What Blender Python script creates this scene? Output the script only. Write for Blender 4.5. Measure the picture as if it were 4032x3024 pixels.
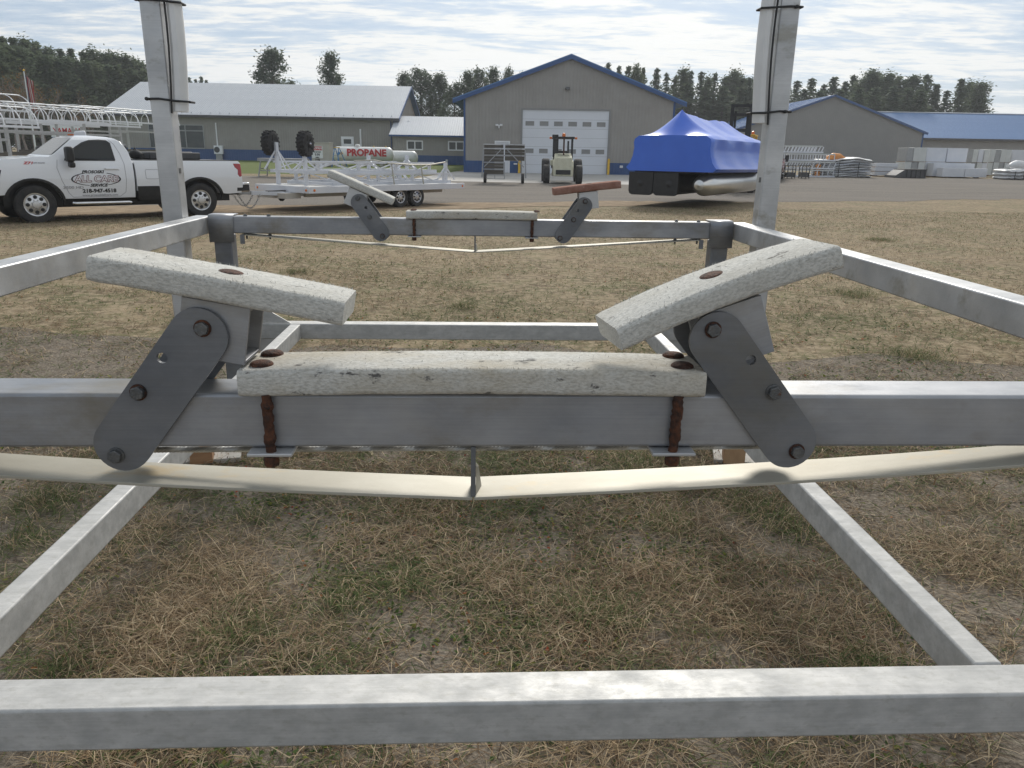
import bpy, bmesh, math, random
import numpy as np
from mathutils import Vector, Matrix
R = math.radians
random.seed(7); rng = np.random.default_rng(7)
for o in list(bpy.data.objects): bpy.data.objects.remove(o)
SC = bpy.context.scene
COL = SC.collection

# ------------------------------------------------------------------ camera
CAMH, PITCH, ROLL, FPX = 1.6, 0.2902, 0.0172, 3030.0
cd = bpy.data.cameras.new('camera'); cam = bpy.data.objects.new('camera', cd); COL.objects.link(cam)
cd.sensor_width = 36; cd.lens = FPX / 4032 * 36; cd.clip_start = .05; cd.clip_end = 2000
cam.matrix_world = Matrix.Translation((0, 0, CAMH)) @ Matrix.Rotation(R(90) - PITCH, 4, 'X') @ Matrix.Rotation(ROLL, 4, 'Z')
SC.camera = cam
SC.render.resolution_x = 1024; SC.render.resolution_y = 768

# ------------------------------------------------------------------ light
SUN_AZ, SUN_EL = R(9), R(36)          # azimuth to the right of +Y
SUN = Vector((math.sin(SUN_AZ) * math.cos(SUN_EL), math.cos(SUN_AZ) * math.cos(SUN_EL), math.sin(SUN_EL)))
sd = bpy.data.lights.new('sun', 'SUN'); sd.energy = 2.3; sd.angle = R(14); sd.color = (1, .95, .87)
so = bpy.data.objects.new('sun', sd); COL.objects.link(so)
so.rotation_euler = SUN.to_track_quat('Z', 'Y').to_euler(); so.location = (0, 0, 30)
W = bpy.data.worlds.new('World'); SC.world = W; W.use_nodes = True
nt = W.node_tree; nt.nodes.clear()
def N(t, **k):
    n = nt.nodes.new(t)
    for a, b in k.items(): setattr(n, a, b)
    return n
def L(a, b): nt.links.new(a, b)
def mth(op, a, b=None, c=None):
    n = N('ShaderNodeMath', operation=op)
    for i, v in enumerate((a, b, c)):
        if v is None: continue
        if isinstance(v, (int, float)): n.inputs[i].default_value = v
        else: L(v, n.inputs[i])
    return n.outputs[0]
def mixc(f, a, b, bt='MIX'):
    n = N('ShaderNodeMix', data_type='RGBA', blend_type=bt)
    for i, v in ((0, f), (6, a), (7, b)):
        if isinstance(v, (int, float)): n.inputs[i].default_value = v
        elif isinstance(v, tuple): n.inputs[i].default_value = (*v, 1)
        else: L(v, n.inputs[i])
    return n.outputs[2]
def ramp(f, pts):
    n = N('ShaderNodeValToRGB'); L(f, n.inputs[0]); e = n.color_ramp.elements
    while len(e) < len(pts): e.new(.5)
    for i, (p, c) in enumerate(pts): e[i].position = p; e[i].color = (*c, 1) if isinstance(c, tuple) else (c, c, c, 1)
    return n.outputs[0]
sky = N('ShaderNodeTexSky', sky_type='NISHITA', sun_disc=False, sun_elevation=SUN_EL, sun_rotation=SUN_AZ)
tc = N('ShaderNodeTexCoord'); sep = N('ShaderNodeSeparateXYZ'); L(tc.outputs['Generated'], sep.inputs[0])
zz = mth('ADD', mth('MAXIMUM', sep.outputs[2], 0.0), .07)
cmb = N('ShaderNodeCombineXYZ'); L(mth('DIVIDE', sep.outputs[0], zz), cmb.inputs[0]); L(mth('DIVIDE', sep.outputs[1], zz), cmb.inputs[1])
def cloudnoise(sx, sy, sc, det, rough, dist, off):
    m = N('ShaderNodeMapping'); L(cmb.outputs[0], m.inputs[0]); m.inputs['Scale'].default_value = (sx, sy, 1); m.inputs['Location'].default_value = (off, off * .7, 0)
    m.inputs['Rotation'].default_value = (0, 0, R(-9))
    n = N('ShaderNodeTexNoise'); L(m.outputs[0], n.inputs[0]); n.inputs['Scale'].default_value = sc; n.inputs['Detail'].default_value = det
    n.inputs['Roughness'].default_value = rough; n.inputs['Distortion'].default_value = dist
    return n.outputs[0]
big = cloudnoise(.22, .40, 1.0, 4, .5, .3, 3.1)
rip = cloudnoise(.62, 1.15, 1.5, 8, .60, .45, 1.3)
fine = cloudnoise(2.0, 4.2, 2.2, 6, .6, .2, 8.0)
dens = mth('ADD', mth('ADD', mth('MULTIPLY', big, .42), mth('MULTIPLY', rip, .68)), mth('MULTIPLY', fine, .36))
cover = ramp(dens, [(.60, .62), (.78, 1.0)])             # how opaque the cloud is (0.7 average density)
shade = ramp(dens, [(.60, (.44, .535, .66)), (.69, (.60, .665, .735)), (.77, (.88, .865, .82)), (.85, (.90, .885, .845)), (.96, (.66, .69, .71))])
dt = N('ShaderNodeVectorMath', operation='DOT_PRODUCT'); L(tc.outputs['Generated'], dt.inputs[0]); dt.inputs[1].default_value = SUN
cosg = mth('MAXIMUM', mth('MULTIPLY_ADD', dt.outputs['Value'], .5, .5), 0.0)
phase = mth('ADD', mth('MULTIPLY', mth('POWER', cosg, 6.0), .32), mth('MULTIPLY', mth('POWER', cosg, 40.0), .22))
glow = N('ShaderNodeVectorMath', operation='SCALE'); glow.inputs[0].default_value = (1.0, .97, .90); L(phase, glow.inputs['Scale'])
amb = N('ShaderNodeVectorMath', operation='ADD'); L(glow.outputs[0], amb.inputs[0]); amb.inputs[1].default_value = (.61, .64, .685)
amb10 = N('ShaderNodeVectorMath', operation='SCALE'); L(amb.outputs[0], amb10.inputs[0]); amb10.inputs['Scale'].default_value = 10.0
cl = N('ShaderNodeVectorMath', operation='MULTIPLY'); L(shade, cl.inputs[0]); L(amb10.outputs[0], cl.inputs[1])
skc = mixc(1.0, sky.outputs[0], (.55, .60, .66), 'MULTIPLY')
mixed = mixc(cover, skc, cl.outputs[0])
bg = N('ShaderNodeBackground'); bg.inputs[1].default_value = .1; L(mixed, bg.inputs[0])
ow = N('ShaderNodeOutputWorld'); L(bg.outputs[0], ow.inputs[0])
SC.view_settings.view_transform = 'Standard'; SC.view_settings.look = 'None'; SC.view_settings.exposure = 0.42; SC.view_settings.gamma = 1
SC.view_settings.use_curve_mapping = False
SC.render.engine = 'CYCLES'

# ------------------------------------------------------------------ helpers: placing
def gz(y, x=0):
    pts = ((-1e4, 0), (40, 0), (56, .33), (77, .6), (112, .85), (1e4, .85))
    for (a, za), (b, zb) in zip(pts, pts[1:]):
        if y <= b: return za + (zb - za) * (y - a) / (b - a)
def ray(px, py):
    X, Y = px - 2016, py - 1512; c, s = math.cos(ROLL), math.sin(ROLL)
    X, Y = c * X + s * Y, -s * X + c * Y; x, u = X / FPX, -Y / FPX
    d = Vector((x, math.cos(PITCH) + u * math.sin(PITCH), -math.sin(PITCH) + u * math.cos(PITCH)))
    return d / d.y
def at(px, py, Y): return Vector((0, 0, CAMH)) + ray(px, py) * Y
def ground(px, py):
    r = ray(px, py); y = 5.0
    while y < 300 and CAMH + r.z * y > gz(y): y += .05
    return Vector((r.x * y, y, gz(y)))

# ------------------------------------------------------------------ helpers: materials
def MAT(name, col, rough=.6, metal=0.0, col2=None, scale=4.0, bump=0.0, bscale=60.0, spots=None, spscale=8.0, spamt=.5, stretch=(1, 1, 1), coat=0.0, spec=.5, lo=.35, hi=.68, detail=6, trans=0.0, alpha=1.0, emit=None, scuff=None, spw=.1, streak=0.0):
    m = bpy.data.materials.new(name); m.use_nodes = True; t = m.node_tree; b = t.nodes['Principled BSDF']
    b.inputs['Roughness'].default_value = rough; b.inputs['Metallic'].default_value = metal
    b.inputs['Coat Weight'].default_value = coat; b.inputs['Specular IOR Level'].default_value = spec
    b.inputs['Base Color'].default_value = (*col, 1)
    if trans: b.inputs['Transmission Weight'].default_value = trans
    if alpha < 1: b.inputs['Alpha'].default_value = alpha
    if emit: b.inputs['Emission Color'].default_value = (*emit[:3], 1); b.inputs['Emission Strength'].default_value = emit[3]
    tcn = t.nodes.new('ShaderNodeTexCoord'); mp = t.nodes.new('ShaderNodeMapping'); t.links.new(tcn.outputs['Object'], mp.inputs[0]); mp.inputs['Scale'].default_value = stretch
    def noise(sc, det, ro=.6):
        n = t.nodes.new('ShaderNodeTexNoise'); t.links.new(mp.outputs[0], n.inputs[0]); n.inputs['Scale'].default_value = sc; n.inputs['Detail'].default_value = det; n.inputs['Roughness'].default_value = ro; return n.outputs[0]
    def rmp(f, a, b_, ca, cb):
        n = t.nodes.new('ShaderNodeValToRGB'); t.links.new(f, n.inputs[0]); e = n.color_ramp.elements; e[0].position = a; e[1].position = b_; e[0].color = ca; e[1].color = cb; return n.outputs[0]
    out = None
    if col2:
        out = rmp(noise(scale, detail), lo, hi, (*col, 1), (*col2, 1))
    if spots:
        f = rmp(noise(spscale, 8, .68), 1 - spamt * .9, 1 - spamt * .9 + spw, (0, 0, 0, 1), (1, 1, 1, 1))
        mx = t.nodes.new('ShaderNodeMix'); mx.data_type = 'RGBA'; t.links.new(f, mx.inputs[0]); mx.inputs[7].default_value = (*spots, 1)
        if out: t.links.new(out, mx.inputs[6])
        else: mx.inputs[6].default_value = (*col, 1)
        out = mx.outputs[2]
    if scuff:
        f = rmp(noise(scuff[1], 9, .72), 1 - scuff[2], 1 - scuff[2] + .05, (0, 0, 0, 1), (1, 1, 1, 1))
        mx = t.nodes.new('ShaderNodeMix'); mx.data_type = 'RGBA'; t.links.new(f, mx.inputs[0]); mx.inputs[7].default_value = (*scuff[0], 1); t.links.new(out, mx.inputs[6]); out = mx.outputs[2]
    if streak:     # drawn-tube lines and fine scratches along the piece
        mp2 = t.nodes.new('ShaderNodeMapping'); t.links.new(tcn.outputs['Object'], mp2.inputs[0]); mp2.inputs['Scale'].default_value = (1.2, 60, 85)
        n2 = t.nodes.new('ShaderNodeTexNoise'); t.links.new(mp2.outputs[0], n2.inputs[0]); n2.inputs['Scale'].default_value = 3.0; n2.inputs['Detail'].default_value = 6; n2.inputs['Roughness'].default_value = .7
        rr_ = rmp(n2.outputs[0], .34, .66, (1 - streak,) * 3 + (1,), (1 + streak * .6,) * 3 + (1,))
        mx = t.nodes.new('ShaderNodeMix'); mx.data_type = 'RGBA'; mx.blend_type = 'MULTIPLY'; mx.inputs[0].default_value = 1; t.links.new(out, mx.inputs[6]); t.links.new(rr_, mx.inputs[7]); out = mx.outputs[2]
        rg = rmp(noise(11, 6, .7), .35, .7, (rough - .10,) * 3 + (1,), (rough + .16,) * 3 + (1,)); t.links.new(rg, b.inputs['Roughness'])
    if out: t.links.new(out, b.inputs['Base Color'])
    if bump:
        bn = t.nodes.new('ShaderNodeBump'); bn.inputs['Strength'].default_value = min(1, bump); bn.inputs['Distance'].default_value = .01 * max(1, bump); t.links.new(noise(bscale, 5), bn.inputs['Height']); t.links.new(bn.outputs[0], b.inputs['Normal'])
    return m
m = {}
def alu(name, c1, c2, rough, spots=(.20, .19, .16), spamt=.42, sc=3.0, sps=7.0, metal=.5, spw=.1):
    return MAT(name, c1, rough + .06, metal, c2, sc, .03, 140, spots, sps, spamt, stretch=(.6, 1, 1), spw=spw, streak=.07)
m['alu'] = alu('weathered_aluminium', (.40, .405, .41), (.62, .62, .615), .38, (.33, .32, .29), .47, 3, 5)
m['alu_dark'] = alu('dull_aluminium_plate', (.140, .148, .162), (.235, .24, .25), .48, (.165, .152, .12), .56, 6, 4.5, .5, .3)
m['alu_pale'] = alu('pale_oxidised_aluminium', (.40, .40, .39), (.54, .535, .52), .52, (.36, .355, .33), .54, 24, 60, .2, .25)
m['alu_beam'] = alu('stained_aluminium_beam', (.25, .26, .28), (.42, .425, .44), .38, (.20, .175, .125), .54, 4.5, 3.6, .5, .25)
m['strap'] = MAT('limed_strap_metal', (.36, .335, .27), .55, .25, (.47, .45, .385), 6, .03, 80, (.45, .37, .24), 9, .45, stretch=(.5, 1, 1))
m['carpet'] = MAT('worn_bunk_carpet', (.43, .425, .395), .95, 0, (.60, .59, .55), 260, .35, 330, (.40, .375, .32), 10, .60, stretch=(.45, 1, 1), spec=.1, lo=.36, hi=.58, detail=3, spw=.45, scuff=((.17, .16, .145), 26, .385))
m['carpet2'] = MAT('stained_bunk_carpet', (.43, .42, .385), .95, 0, (.60, .59, .55), 260, .35, 330, (.42, .355, .25), 7, .62, stretch=(.45, 1, 1), spec=.1, lo=.36, hi=.58, detail=3, spw=.40, scuff=((.12, .115, .11), 34, .405))
m['carpet_red'] = MAT('faded_red_bunk_carpet', (.30, .155, .115), .95, 0, (.40, .24, .19), 20, .8, 300, (.55, .45, .40), 40, .42, spec=.1)
m['rust'] = MAT('rusty_steel', (.040, .022, .017), .85, .2, (.13, .048, .022), 70, .6, 120, (.022, .016, .014), 45, .52)
m['bolt'] = MAT('dark_zinc_bolt', (.10, .105, .11), .5, .7, (.17, .17, .165), 60, .3, 200, (.14, .075, .05), 50, .45)
m['wire'] = MAT('steel_wire_rope', (.34, .33, .31), .38, .8, (.48, .47, .44), 30)
m['wood'] = MAT('raw_lumber', (.30, .16, .08), .8, 0, (.42, .25, .13), 10, .4, 60, stretch=(.2, 1, 3))
m['wood_end'] = MAT('lumber_end_grain', (.45, .29, .16), .85, 0, (.36, .22, .12), 20)
m['pvc'] = MAT('white_vinyl', (.66, .66, .65), .42, 0, (.74, .74, .73), 4, .05)
m['rubber'] = MAT('black_rubber', (.018, .018, .019), .8, 0, (.035, .034, .033), 10, .3, 90)
m['tyre'] = MAT('dusty_tyre_rubber', (.022, .022, .024), .85, 0, (.05, .047, .043), 6, .5, 60)
m['black'] = MAT('black_plastic', (.012, .012, .013), .55, 0, (.022, .022, .022), 6)
m['white'] = MAT('white_paint', (.78, .79, .80), .35, 0, (.72, .73, .74), 1.5, 0, coat=.6)
m['truck'] = MAT('white_car_paint', (.76, .775, .80), .28, 0, (.73, .745, .77), 1.0, 0, coat=.8)
m['redpaint'] = MAT('red_car_paint', (.45, .025, .025), .3, 0, (.38, .02, .02), 1, 0, coat=.8)
m['chrome'] = MAT('bright_metal', (.72, .72, .73), .16, 1.0, (.62, .62, .63), 5)
m['silver'] = MAT('silver_wheel', (.60, .60, .61), .3, .85, (.70, .70, .70), 9)
m['glass'] = MAT('dark_glass', (.014, .017, .018), .08, 0, None, spec=.45)
m['winglass'] = MAT('window_glass', (.02, .034, .036), .08, 0, (.05, .06, .055), 1.6, spec=.5)
m['taillight'] = MAT('red_lens', (.40, .012, .02), .18, 0, (.25, .01, .015), 8, coat=.6)
m['amber'] = MAT('amber_lens', (.75, .20, .02), .3, 0, (.6, .13, .02), 10)
m['letter_black'] = MAT('black_vinyl_letter', (.015, .015, .018), .5)
m['letter_maroon'] = MAT('maroon_vinyl_letter', (.16, .02, .035), .5)
m['letter_red'] = MAT('red_vinyl_letter', (.50, .03, .035), .5)
m['letter_grey'] = MAT('grey_vinyl_letter', (.38, .38, .40), .5)
m['tan'] = MAT('tan_steel_siding', (.29, .275, .25), .5, .1, (.33, .315, .29), .8, .03, 20)
m['tan2'] = MAT('grey_steel_siding', (.245, .245, .235), .55, .1, (.275, .27, .26), .6, .03, 20)
m['blue'] = MAT('blue_steel_trim', (.028, .075, .20), .4, .1, (.035, .09, .23), 1)
m['blueroof'] = MAT('blue_steel_roof', (.075, .165, .34), .6, .05, (.095, .195, .38), .6)
m['whiteroof'] = MAT('white_steel_roof', (.33, .36, .40), .55, .05, (.39, .42, .455), .5)
m['door_white'] = MAT('white_door_enamel', (.70, .72, .75), .45, 0, (.66, .68, .71), .7)
m['yellow'] = MAT('yellow_paint', (.72, .45, .03), .5, 0, (.62, .36, .03), 5)
m['cream'] = MAT('scuffed_cream_paint', (.52, .50, .36), .55, .05, (.60, .58, .44), 5, .1, 60, (.22, .20, .15), 6, .42)
m['steel_grey'] = MAT('grey_painted_steel', (.30, .31, .31), .5, .3, (.38, .38, .38), 8)
m['dock'] = MAT('weathered_dock_boards', (.085, .075, .06), .8, 0, (.13, .115, .095), 5, .3, 50, stretch=(.3, 1, 3))
m['wrap'] = MAT('blue_shrink_wrap', (.028, .125, .62), .38, 0, (.038, .15, .68), 1.3, .10, 7, coat=.25)
m['wrap_white'] = m['wrap']
m['tank'] = MAT('white_tank_paint', (.70, .71, .70), .4, 0, (.63, .635, .61), 2.5, .03)
m['cabinet'] = MAT('beige_cabinet', (.45, .42, .37), .6, 0, (.50, .47, .42), 3)
m['lblue'] = MAT('blue_fibreglass', (.03, .17, .42), .5, 0, (.04, .2, .46), 5)
m['orange'] = MAT('orange_vinyl', (.65, .24, .05), .55, 0, (.72, .33, .09), 5)
m['sheet'] = MAT('white_vinyl_sheet', (.62, .62, .62), .5, 0, (.74, .74, .73), 6, .3, 14)
m['panel'] = MAT('white_panel', (.60, .62, .66), .5, .1, (.67, .68, .71), 1.4)
m['panel2'] = MAT('pale_ribbed_panel', (.54, .56, .54), .5, .2, (.62, .63, .61), 1.6)
m['asph'] = MAT('charcoal_steel', (.07, .07, .075), .7, .2, (.10, .10, .10), 3)
m['concrete'] = MAT('concrete', (.33, .315, .29), .85, 0, (.42, .405, .38), .35, .3, 30, (.24, .23, .21), .8, .45)
m['bark'] = MAT('tree_bark', (.075, .06, .048), .9, 0, (.13, .11, .09), 6, .8, 20, stretch=(1, 1, .3))
m['barkpale'] = MAT('pale_tree_bark', (.17, .145, .125), .9, 0, (.27, .235, .21), 5)
def translucent(mm, f):
    t = mm.node_tree; b = t.nodes['Principled BSDF']; tr = t.nodes.new('ShaderNodeBsdfTranslucent'); mx = t.nodes.new('ShaderNodeMixShader'); mx.inputs[0].default_value = f
    src = b.inputs['Base Color'].links[0].from_socket; t.links.new(src, tr.inputs[0]); out = t.nodes['Material Output']
    t.links.new(b.outputs[0], mx.inputs[1]); t.links.new(tr.outputs[0], mx.inputs[2]); t.links.new(mx.outputs[0], out.inputs[0])
def leafmat(name, c1, c2):
    mm = MAT(name, c1, .75, 0, c2, .55, spec=.2, lo=.35, hi=.65); translucent(mm, .42); return mm
m['needle'] = leafmat('dark_pine_needles', (.070, .098, .064), (.130, .165, .100))
m['needle2'] = leafmat('mid_pine_needles', (.078, .108, .066), (.145, .175, .100))
m['leaf'] = leafmat('green_leaves', (.066, .092, .060), (.125, .155, .098))
m['autumn'] = leafmat('brown_autumn_leaves', (.12, .07, .035), (.26, .16, .05))

# ------------------------------------------------------------------ helpers: meshes
class MB:
    def __init__(s): s.v = []; s.f = []
    def add(s, vs, fs):
        b = len(s.v); s.v += [tuple(v) for v in vs]; s.f += [tuple(i + b for i in f) for f in fs]; return s
    def box(s, c, d, rot=None):
        x, y, z = d[0] / 2, d[1] / 2, d[2] / 2
        vs = [Vector(p) for p in ((-x, -y, -z), (x, -y, -z), (x, y, -z), (-x, y, -z), (-x, -y, z), (x, -y, z), (x, y, z), (-x, y, z))]
        if rot is not None: vs = [rot @ p for p in vs]
        c = Vector(c)
        return s.add([p + c for p in vs], [(3, 2, 1, 0), (4, 5, 6, 7), (0, 1, 5, 4), (1, 2, 6, 5), (2, 3, 7, 6), (3, 0, 4, 7)])
    def bx(s, x0, x1, y0, y1, z0, z1): return s.box(((x0 + x1) / 2, (y0 + y1) / 2, (z0 + z1) / 2), (abs(x1 - x0), abs(y1 - y0), abs(z1 - z0)))
    def beam(s, a, b, w, h, up=(0, 0, 1)):
        a, b = Vector(a), Vector(b); d = (b - a); l = d.length; d.normalize(); up = Vector(up)
        if abs(d.dot(up)) > .98: up = Vector((0, 1, 0))
        sx = d.cross(up).normalized(); uz = sx.cross(d)
        return s.box((a + b) / 2, (l, w, h), Matrix((d, -sx, uz)).transposed())
    def tube(s, pts, r, n=8, closed=False):
        pts = [Vector(p) for p in pts]; k = len(pts); rs = r if isinstance(r, (list, tuple)) else [r] * k
        b = len(s.v); prev = None
        for i, p in enumerate(pts):
            t = (pts[(i + 1) % k] - pts[i - 1]) if closed or 0 < i < k - 1 else (pts[1] - pts[0] if i == 0 else pts[-1] - pts[-2])
            t.normalize()
            if prev is None: u = t.orthogonal().normalized()
            else: u = (prev - t * prev.dot(t)).normalized()
            prev = u; w = t.cross(u)
            for j in range(n):
                a = 2 * math.pi * j / n; s.v.append(tuple(p + (u * math.cos(a) + w * math.sin(a)) * rs[i]))
        for i in range(k if closed else k - 1):
            i2 = (i + 1) % k
            for j in range(n):
                j2 = (j + 1) % n; s.f.append((b + i * n + j, b + i * n + j2, b + i2 * n + j2, b + i2 * n + j))
        if not closed:
            s.f.append(tuple(b + j for j in reversed(range(n)))); s.f.append(tuple(b + (k - 1) * n + j for j in range(n)))
        return s
    def lathe(s, prof, n=20, M=None):
        M = M or Matrix(); b = len(s.v); k = len(prof)
        for (r, z) in prof:
            for j in range(n):
                a = 2 * math.pi * j / n; s.v.append(tuple(M @ Vector((r * math.cos(a), r * math.sin(a), z))))
        for i in range(k - 1):
            for j in range(n):
                j2 = (j + 1) % n; s.f.append((b + i * n + j, b + i * n + j2, b + (i + 1) * n + j2, b + (i + 1) * n + j))
        if prof[0][0] > 1e-6: s.f.append(tuple(b + j for j in reversed(range(n))))
        if prof[-1][0] > 1e-6: s.f.append(tuple(b + (k - 1) * n + j for j in range(n)))
        return s
    def prism(s, poly, d0, d1, M=None):   # polygon in local xz, extruded along y
        M = M or Matrix(); n = len(poly)
        vs = [M @ Vector((x, d0, z)) for x, z in poly] + [M @ Vector((x, d1, z)) for x, z in poly]
        return s.add(vs, [tuple(range(n)), tuple(reversed(range(n, 2 * n)))] + [(i, i + n, (i + 1) % n + n, (i + 1) % n) for i in range(n)])
    def mesh(s, name):
        me = bpy.data.meshes.new(name); me.from_pydata(s.v, [], s.f); me.validate()
        bm = bmesh.new(); bm.from_mesh(me); bmesh.ops.recalc_face_normals(bm, faces=bm.faces); bm.to_mesh(me); bm.free()
        return me
    def build(s, name, mat, parent=None, smooth=False, bevel=0, seg=2):
        return link(name, s.mesh(name), mat, parent, smooth, bevel, seg)
def link(name, me, mat, parent=None, smooth=False, bevel=0, seg=2):
    o = bpy.data.objects.new(name, me); COL.objects.link(o); o.parent = parent
    if mat is not None and not me.materials: me.materials.append(m[mat] if isinstance(mat, str) else mat)
    if smooth or bevel: sm(me)
    if bevel:
        b = o.modifiers.new('bevel', 'BEVEL'); b.width = bevel; b.segments = seg; b.limit_method = 'ANGLE'; b.angle_limit = R(40); b.harden_normals = False
    return o
def sm(me, ang=40):
    for p in me.polygons: p.use_smooth = True
    try: me.set_sharp_from_angle(angle=R(ang))
    except Exception: pass
def thing(name, label, cat, loc=(0, 0, 0), rz=0.0, group=None):
    o = bpy.data.objects.new(name, None); COL.objects.link(o); o.location = loc; o.rotation_euler = (0, 0, rz); o.empty_display_size = .2
    return tag(o, label, cat, group)
def tag(o, label, cat, group=None):
    o['label'] = label; o['category'] = cat
    if group: o['group'] = group
    return o
def struct(o): o['kind'] = 'structure'; return o
def stuff(o): o['kind'] = 'stuff'; return o
def dup(root, loc, rz, label=None, scale=1.0):
    r = root.copy(); COL.objects.link(r); r.location = loc; r.rotation_euler = (0, 0, rz); r.scale = (scale,) * 3 if isinstance(scale, (int, float)) else scale
    if label: r['label'] = label
    for ch in root.children:
        c = ch.copy(); COL.objects.link(c); c.parent = r
        for g in ch.children:
            d = g.copy(); COL.objects.link(d); d.parent = c
    return r
def copypart(o, parent=None, M=None):
    c = o.copy(); COL.objects.link(c)
    if parent is not None: c.parent = parent
    if M is not None: c.matrix_local = M
    return c
def TXT(name, s, size, mat, parent, M, shear=0.0, off=0.0, ext=.002, sx=1.0):
    cu = bpy.data.curves.new(name, 'FONT'); cu.body = s; cu.size = size; cu.align_x = 'CENTER'; cu.align_y = 'CENTER'; cu.shear = shear; cu.offset = off; cu.extrude = ext; cu.resolution_u = 3
    t = bpy.data.objects.new('tmp', cu); COL.objects.link(t); me = bpy.data.meshes.new_from_object(t); bpy.data.objects.remove(t)
    me.name = name; me.transform(Matrix.Diagonal((sx, 1, 1, 1)))
    me.transform(M); me.materials.clear(); return link(name, me, mat, parent)
def frame(origin, xdir, zdir=(0, 0, 1)):   # text plane: local x along xdir, local y along zdir
    x = Vector(xdir).normalized(); y = Vector(zdir); y = (y - x * y.dot(x)).normalized(); n = x.cross(y)
    M = Matrix((x, y, n)).transposed().to_4x4(); M.translation = Vector(origin); return M

# ------------------------------------------------------------------ ground
def vnoise(x, y, s, seed):
    x = np.asarray(x, float) * s + seed * 17.3; y = np.asarray(y, float) * s + seed * 5.1
    xi, yi = np.floor(x), np.floor(y); fx, fy = x - xi, y - yi; fx = fx * fx * (3 - 2 * fx); fy = fy * fy * (3 - 2 * fy)
    def h(a, b):
        v = np.sin(a * 127.1 + b * 311.7 + seed * 74.7) * 43758.5453; return v - np.floor(v)
    return (h(xi, yi) * (1 - fx) + h(xi + 1, yi) * fx) * (1 - fy) + (h(xi, yi + 1) * (1 - fx) + h(xi + 1, yi + 1) * fx) * fy
def fbm(x, y, s, seed): return .55 * vnoise(x, y, s, seed) + .3 * vnoise(x, y, s * 2.1, seed + 1) + .15 * vnoise(x, y, s * 4.3, seed + 2)
def greenmask(x, y):
    g = fbm(x, y, .9, 3) * .6 + fbm(x, y, 3.1, 9) * .4
    return np.clip((g - .50) * 6, 0, 1)
def baremask(x, y): return np.clip((fbm(x, y, 1.6, 21) * .5 + fbm(x, y, 5.0, 31) * .5 - .475) * 7, 0, 1)

def groundmat(name, cols, scales, bump, bs, lo=.38, hi=.62):
    mm = bpy.data.materials.new(name); mm.use_nodes = True; t = mm.node_tree; b = t.nodes['Principled BSDF']; b.inputs['Roughness'].default_value = .95; b.inputs['Specular IOR Level'].default_value = .1
    g = t.nodes.new('ShaderNodeNewGeometry'); cur = None
    for i, (c, s) in enumerate(zip(cols[1:], scales)):
        mp = t.nodes.new('ShaderNodeMapping'); t.links.new(g.outputs['Position'], mp.inputs[0]); mp.inputs['Location'].default_value = (i * 7.3, i * 3.1, 0)
        mp.inputs['Scale'].default_value = s[1] if isinstance(s, tuple) else (1, 1, 1)
        n = t.nodes.new('ShaderNodeTexNoise'); n.inputs['Scale'].default_value = s[0] if isinstance(s, tuple) else s; n.inputs['Detail'].default_value = 8; n.inputs['Roughness'].default_value = .65
        t.links.new(mp.outputs[0], n.inputs[0]); r = t.nodes.new('ShaderNodeValToRGB'); t.links.new(n.outputs[0], r.inputs[0]); r.color_ramp.elements[0].position = lo; r.color_ramp.elements[1].position = hi
        mx = t.nodes.new('ShaderNodeMix'); mx.data_type = 'RGBA'; t.links.new(r.outputs[0], mx.inputs[0]); mx.inputs[7].default_value = (*c, 1)
        if cur is None: mx.inputs[6].default_value = (*cols[0], 1)
        else: t.links.new(cur, mx.inputs[6])
        cur = mx.outputs[2]
    t.links.new(cur, b.inputs['Base Color'])
    n = t.nodes.new('ShaderNodeTexNoise'); n.inputs['Scale'].default_value = bs; n.inputs['Detail'].default_value = 6; t.links.new(g.outputs['Position'], n.inputs[0])
    bn = t.nodes.new('ShaderNodeBump'); bn.inputs['Strength'].default_value = bump; bn.inputs['Distance'].default_value = .03; t.links.new(n.outputs[0], bn.inputs['Height']); t.links.new(bn.outputs[0], b.inputs['Normal'])
    return mm
m['field'] = groundmat('dry_field', [(0.213, 0.163, 0.102), (0.287, 0.226, 0.146), (0.122, 0.124, 0.061), (0.146, 0.112, 0.073), (0.305, 0.244, 0.165)], [.30, .75, 2.3, 9.0], .35, 40, .44, .60)
m['soil'] = groundmat('bare_soil', [(0.141, 0.114, 0.087), (0.199, 0.167, 0.131), (0.083, 0.066, 0.050), (0.243, 0.209, 0.167)], [2.2, 7.0, 45.0], .8, 60)
m['gravel'] = groundmat('packed_gravel', [(0.140, 0.132, 0.124), (0.189, 0.171, 0.151), (0.095, 0.092, 0.089), (0.216, 0.189, 0.157)], [(.25, (.35, 1.6, 1)), (.5, (.25, 1.8, 1)), 14.0], .6, 40)
m['sand'] = groundmat('sandy_dirt', [(.27, .20, .13), (.34, .265, .18), (.20, .15, .10)], [.7, 2.5], .5, 25)
m['lawn'] = groundmat('green_lawn', [(.075, .115, .030), (.10, .145, .04), (.12, .13, .045)], [.5, 3.0], .8, 15)

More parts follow.
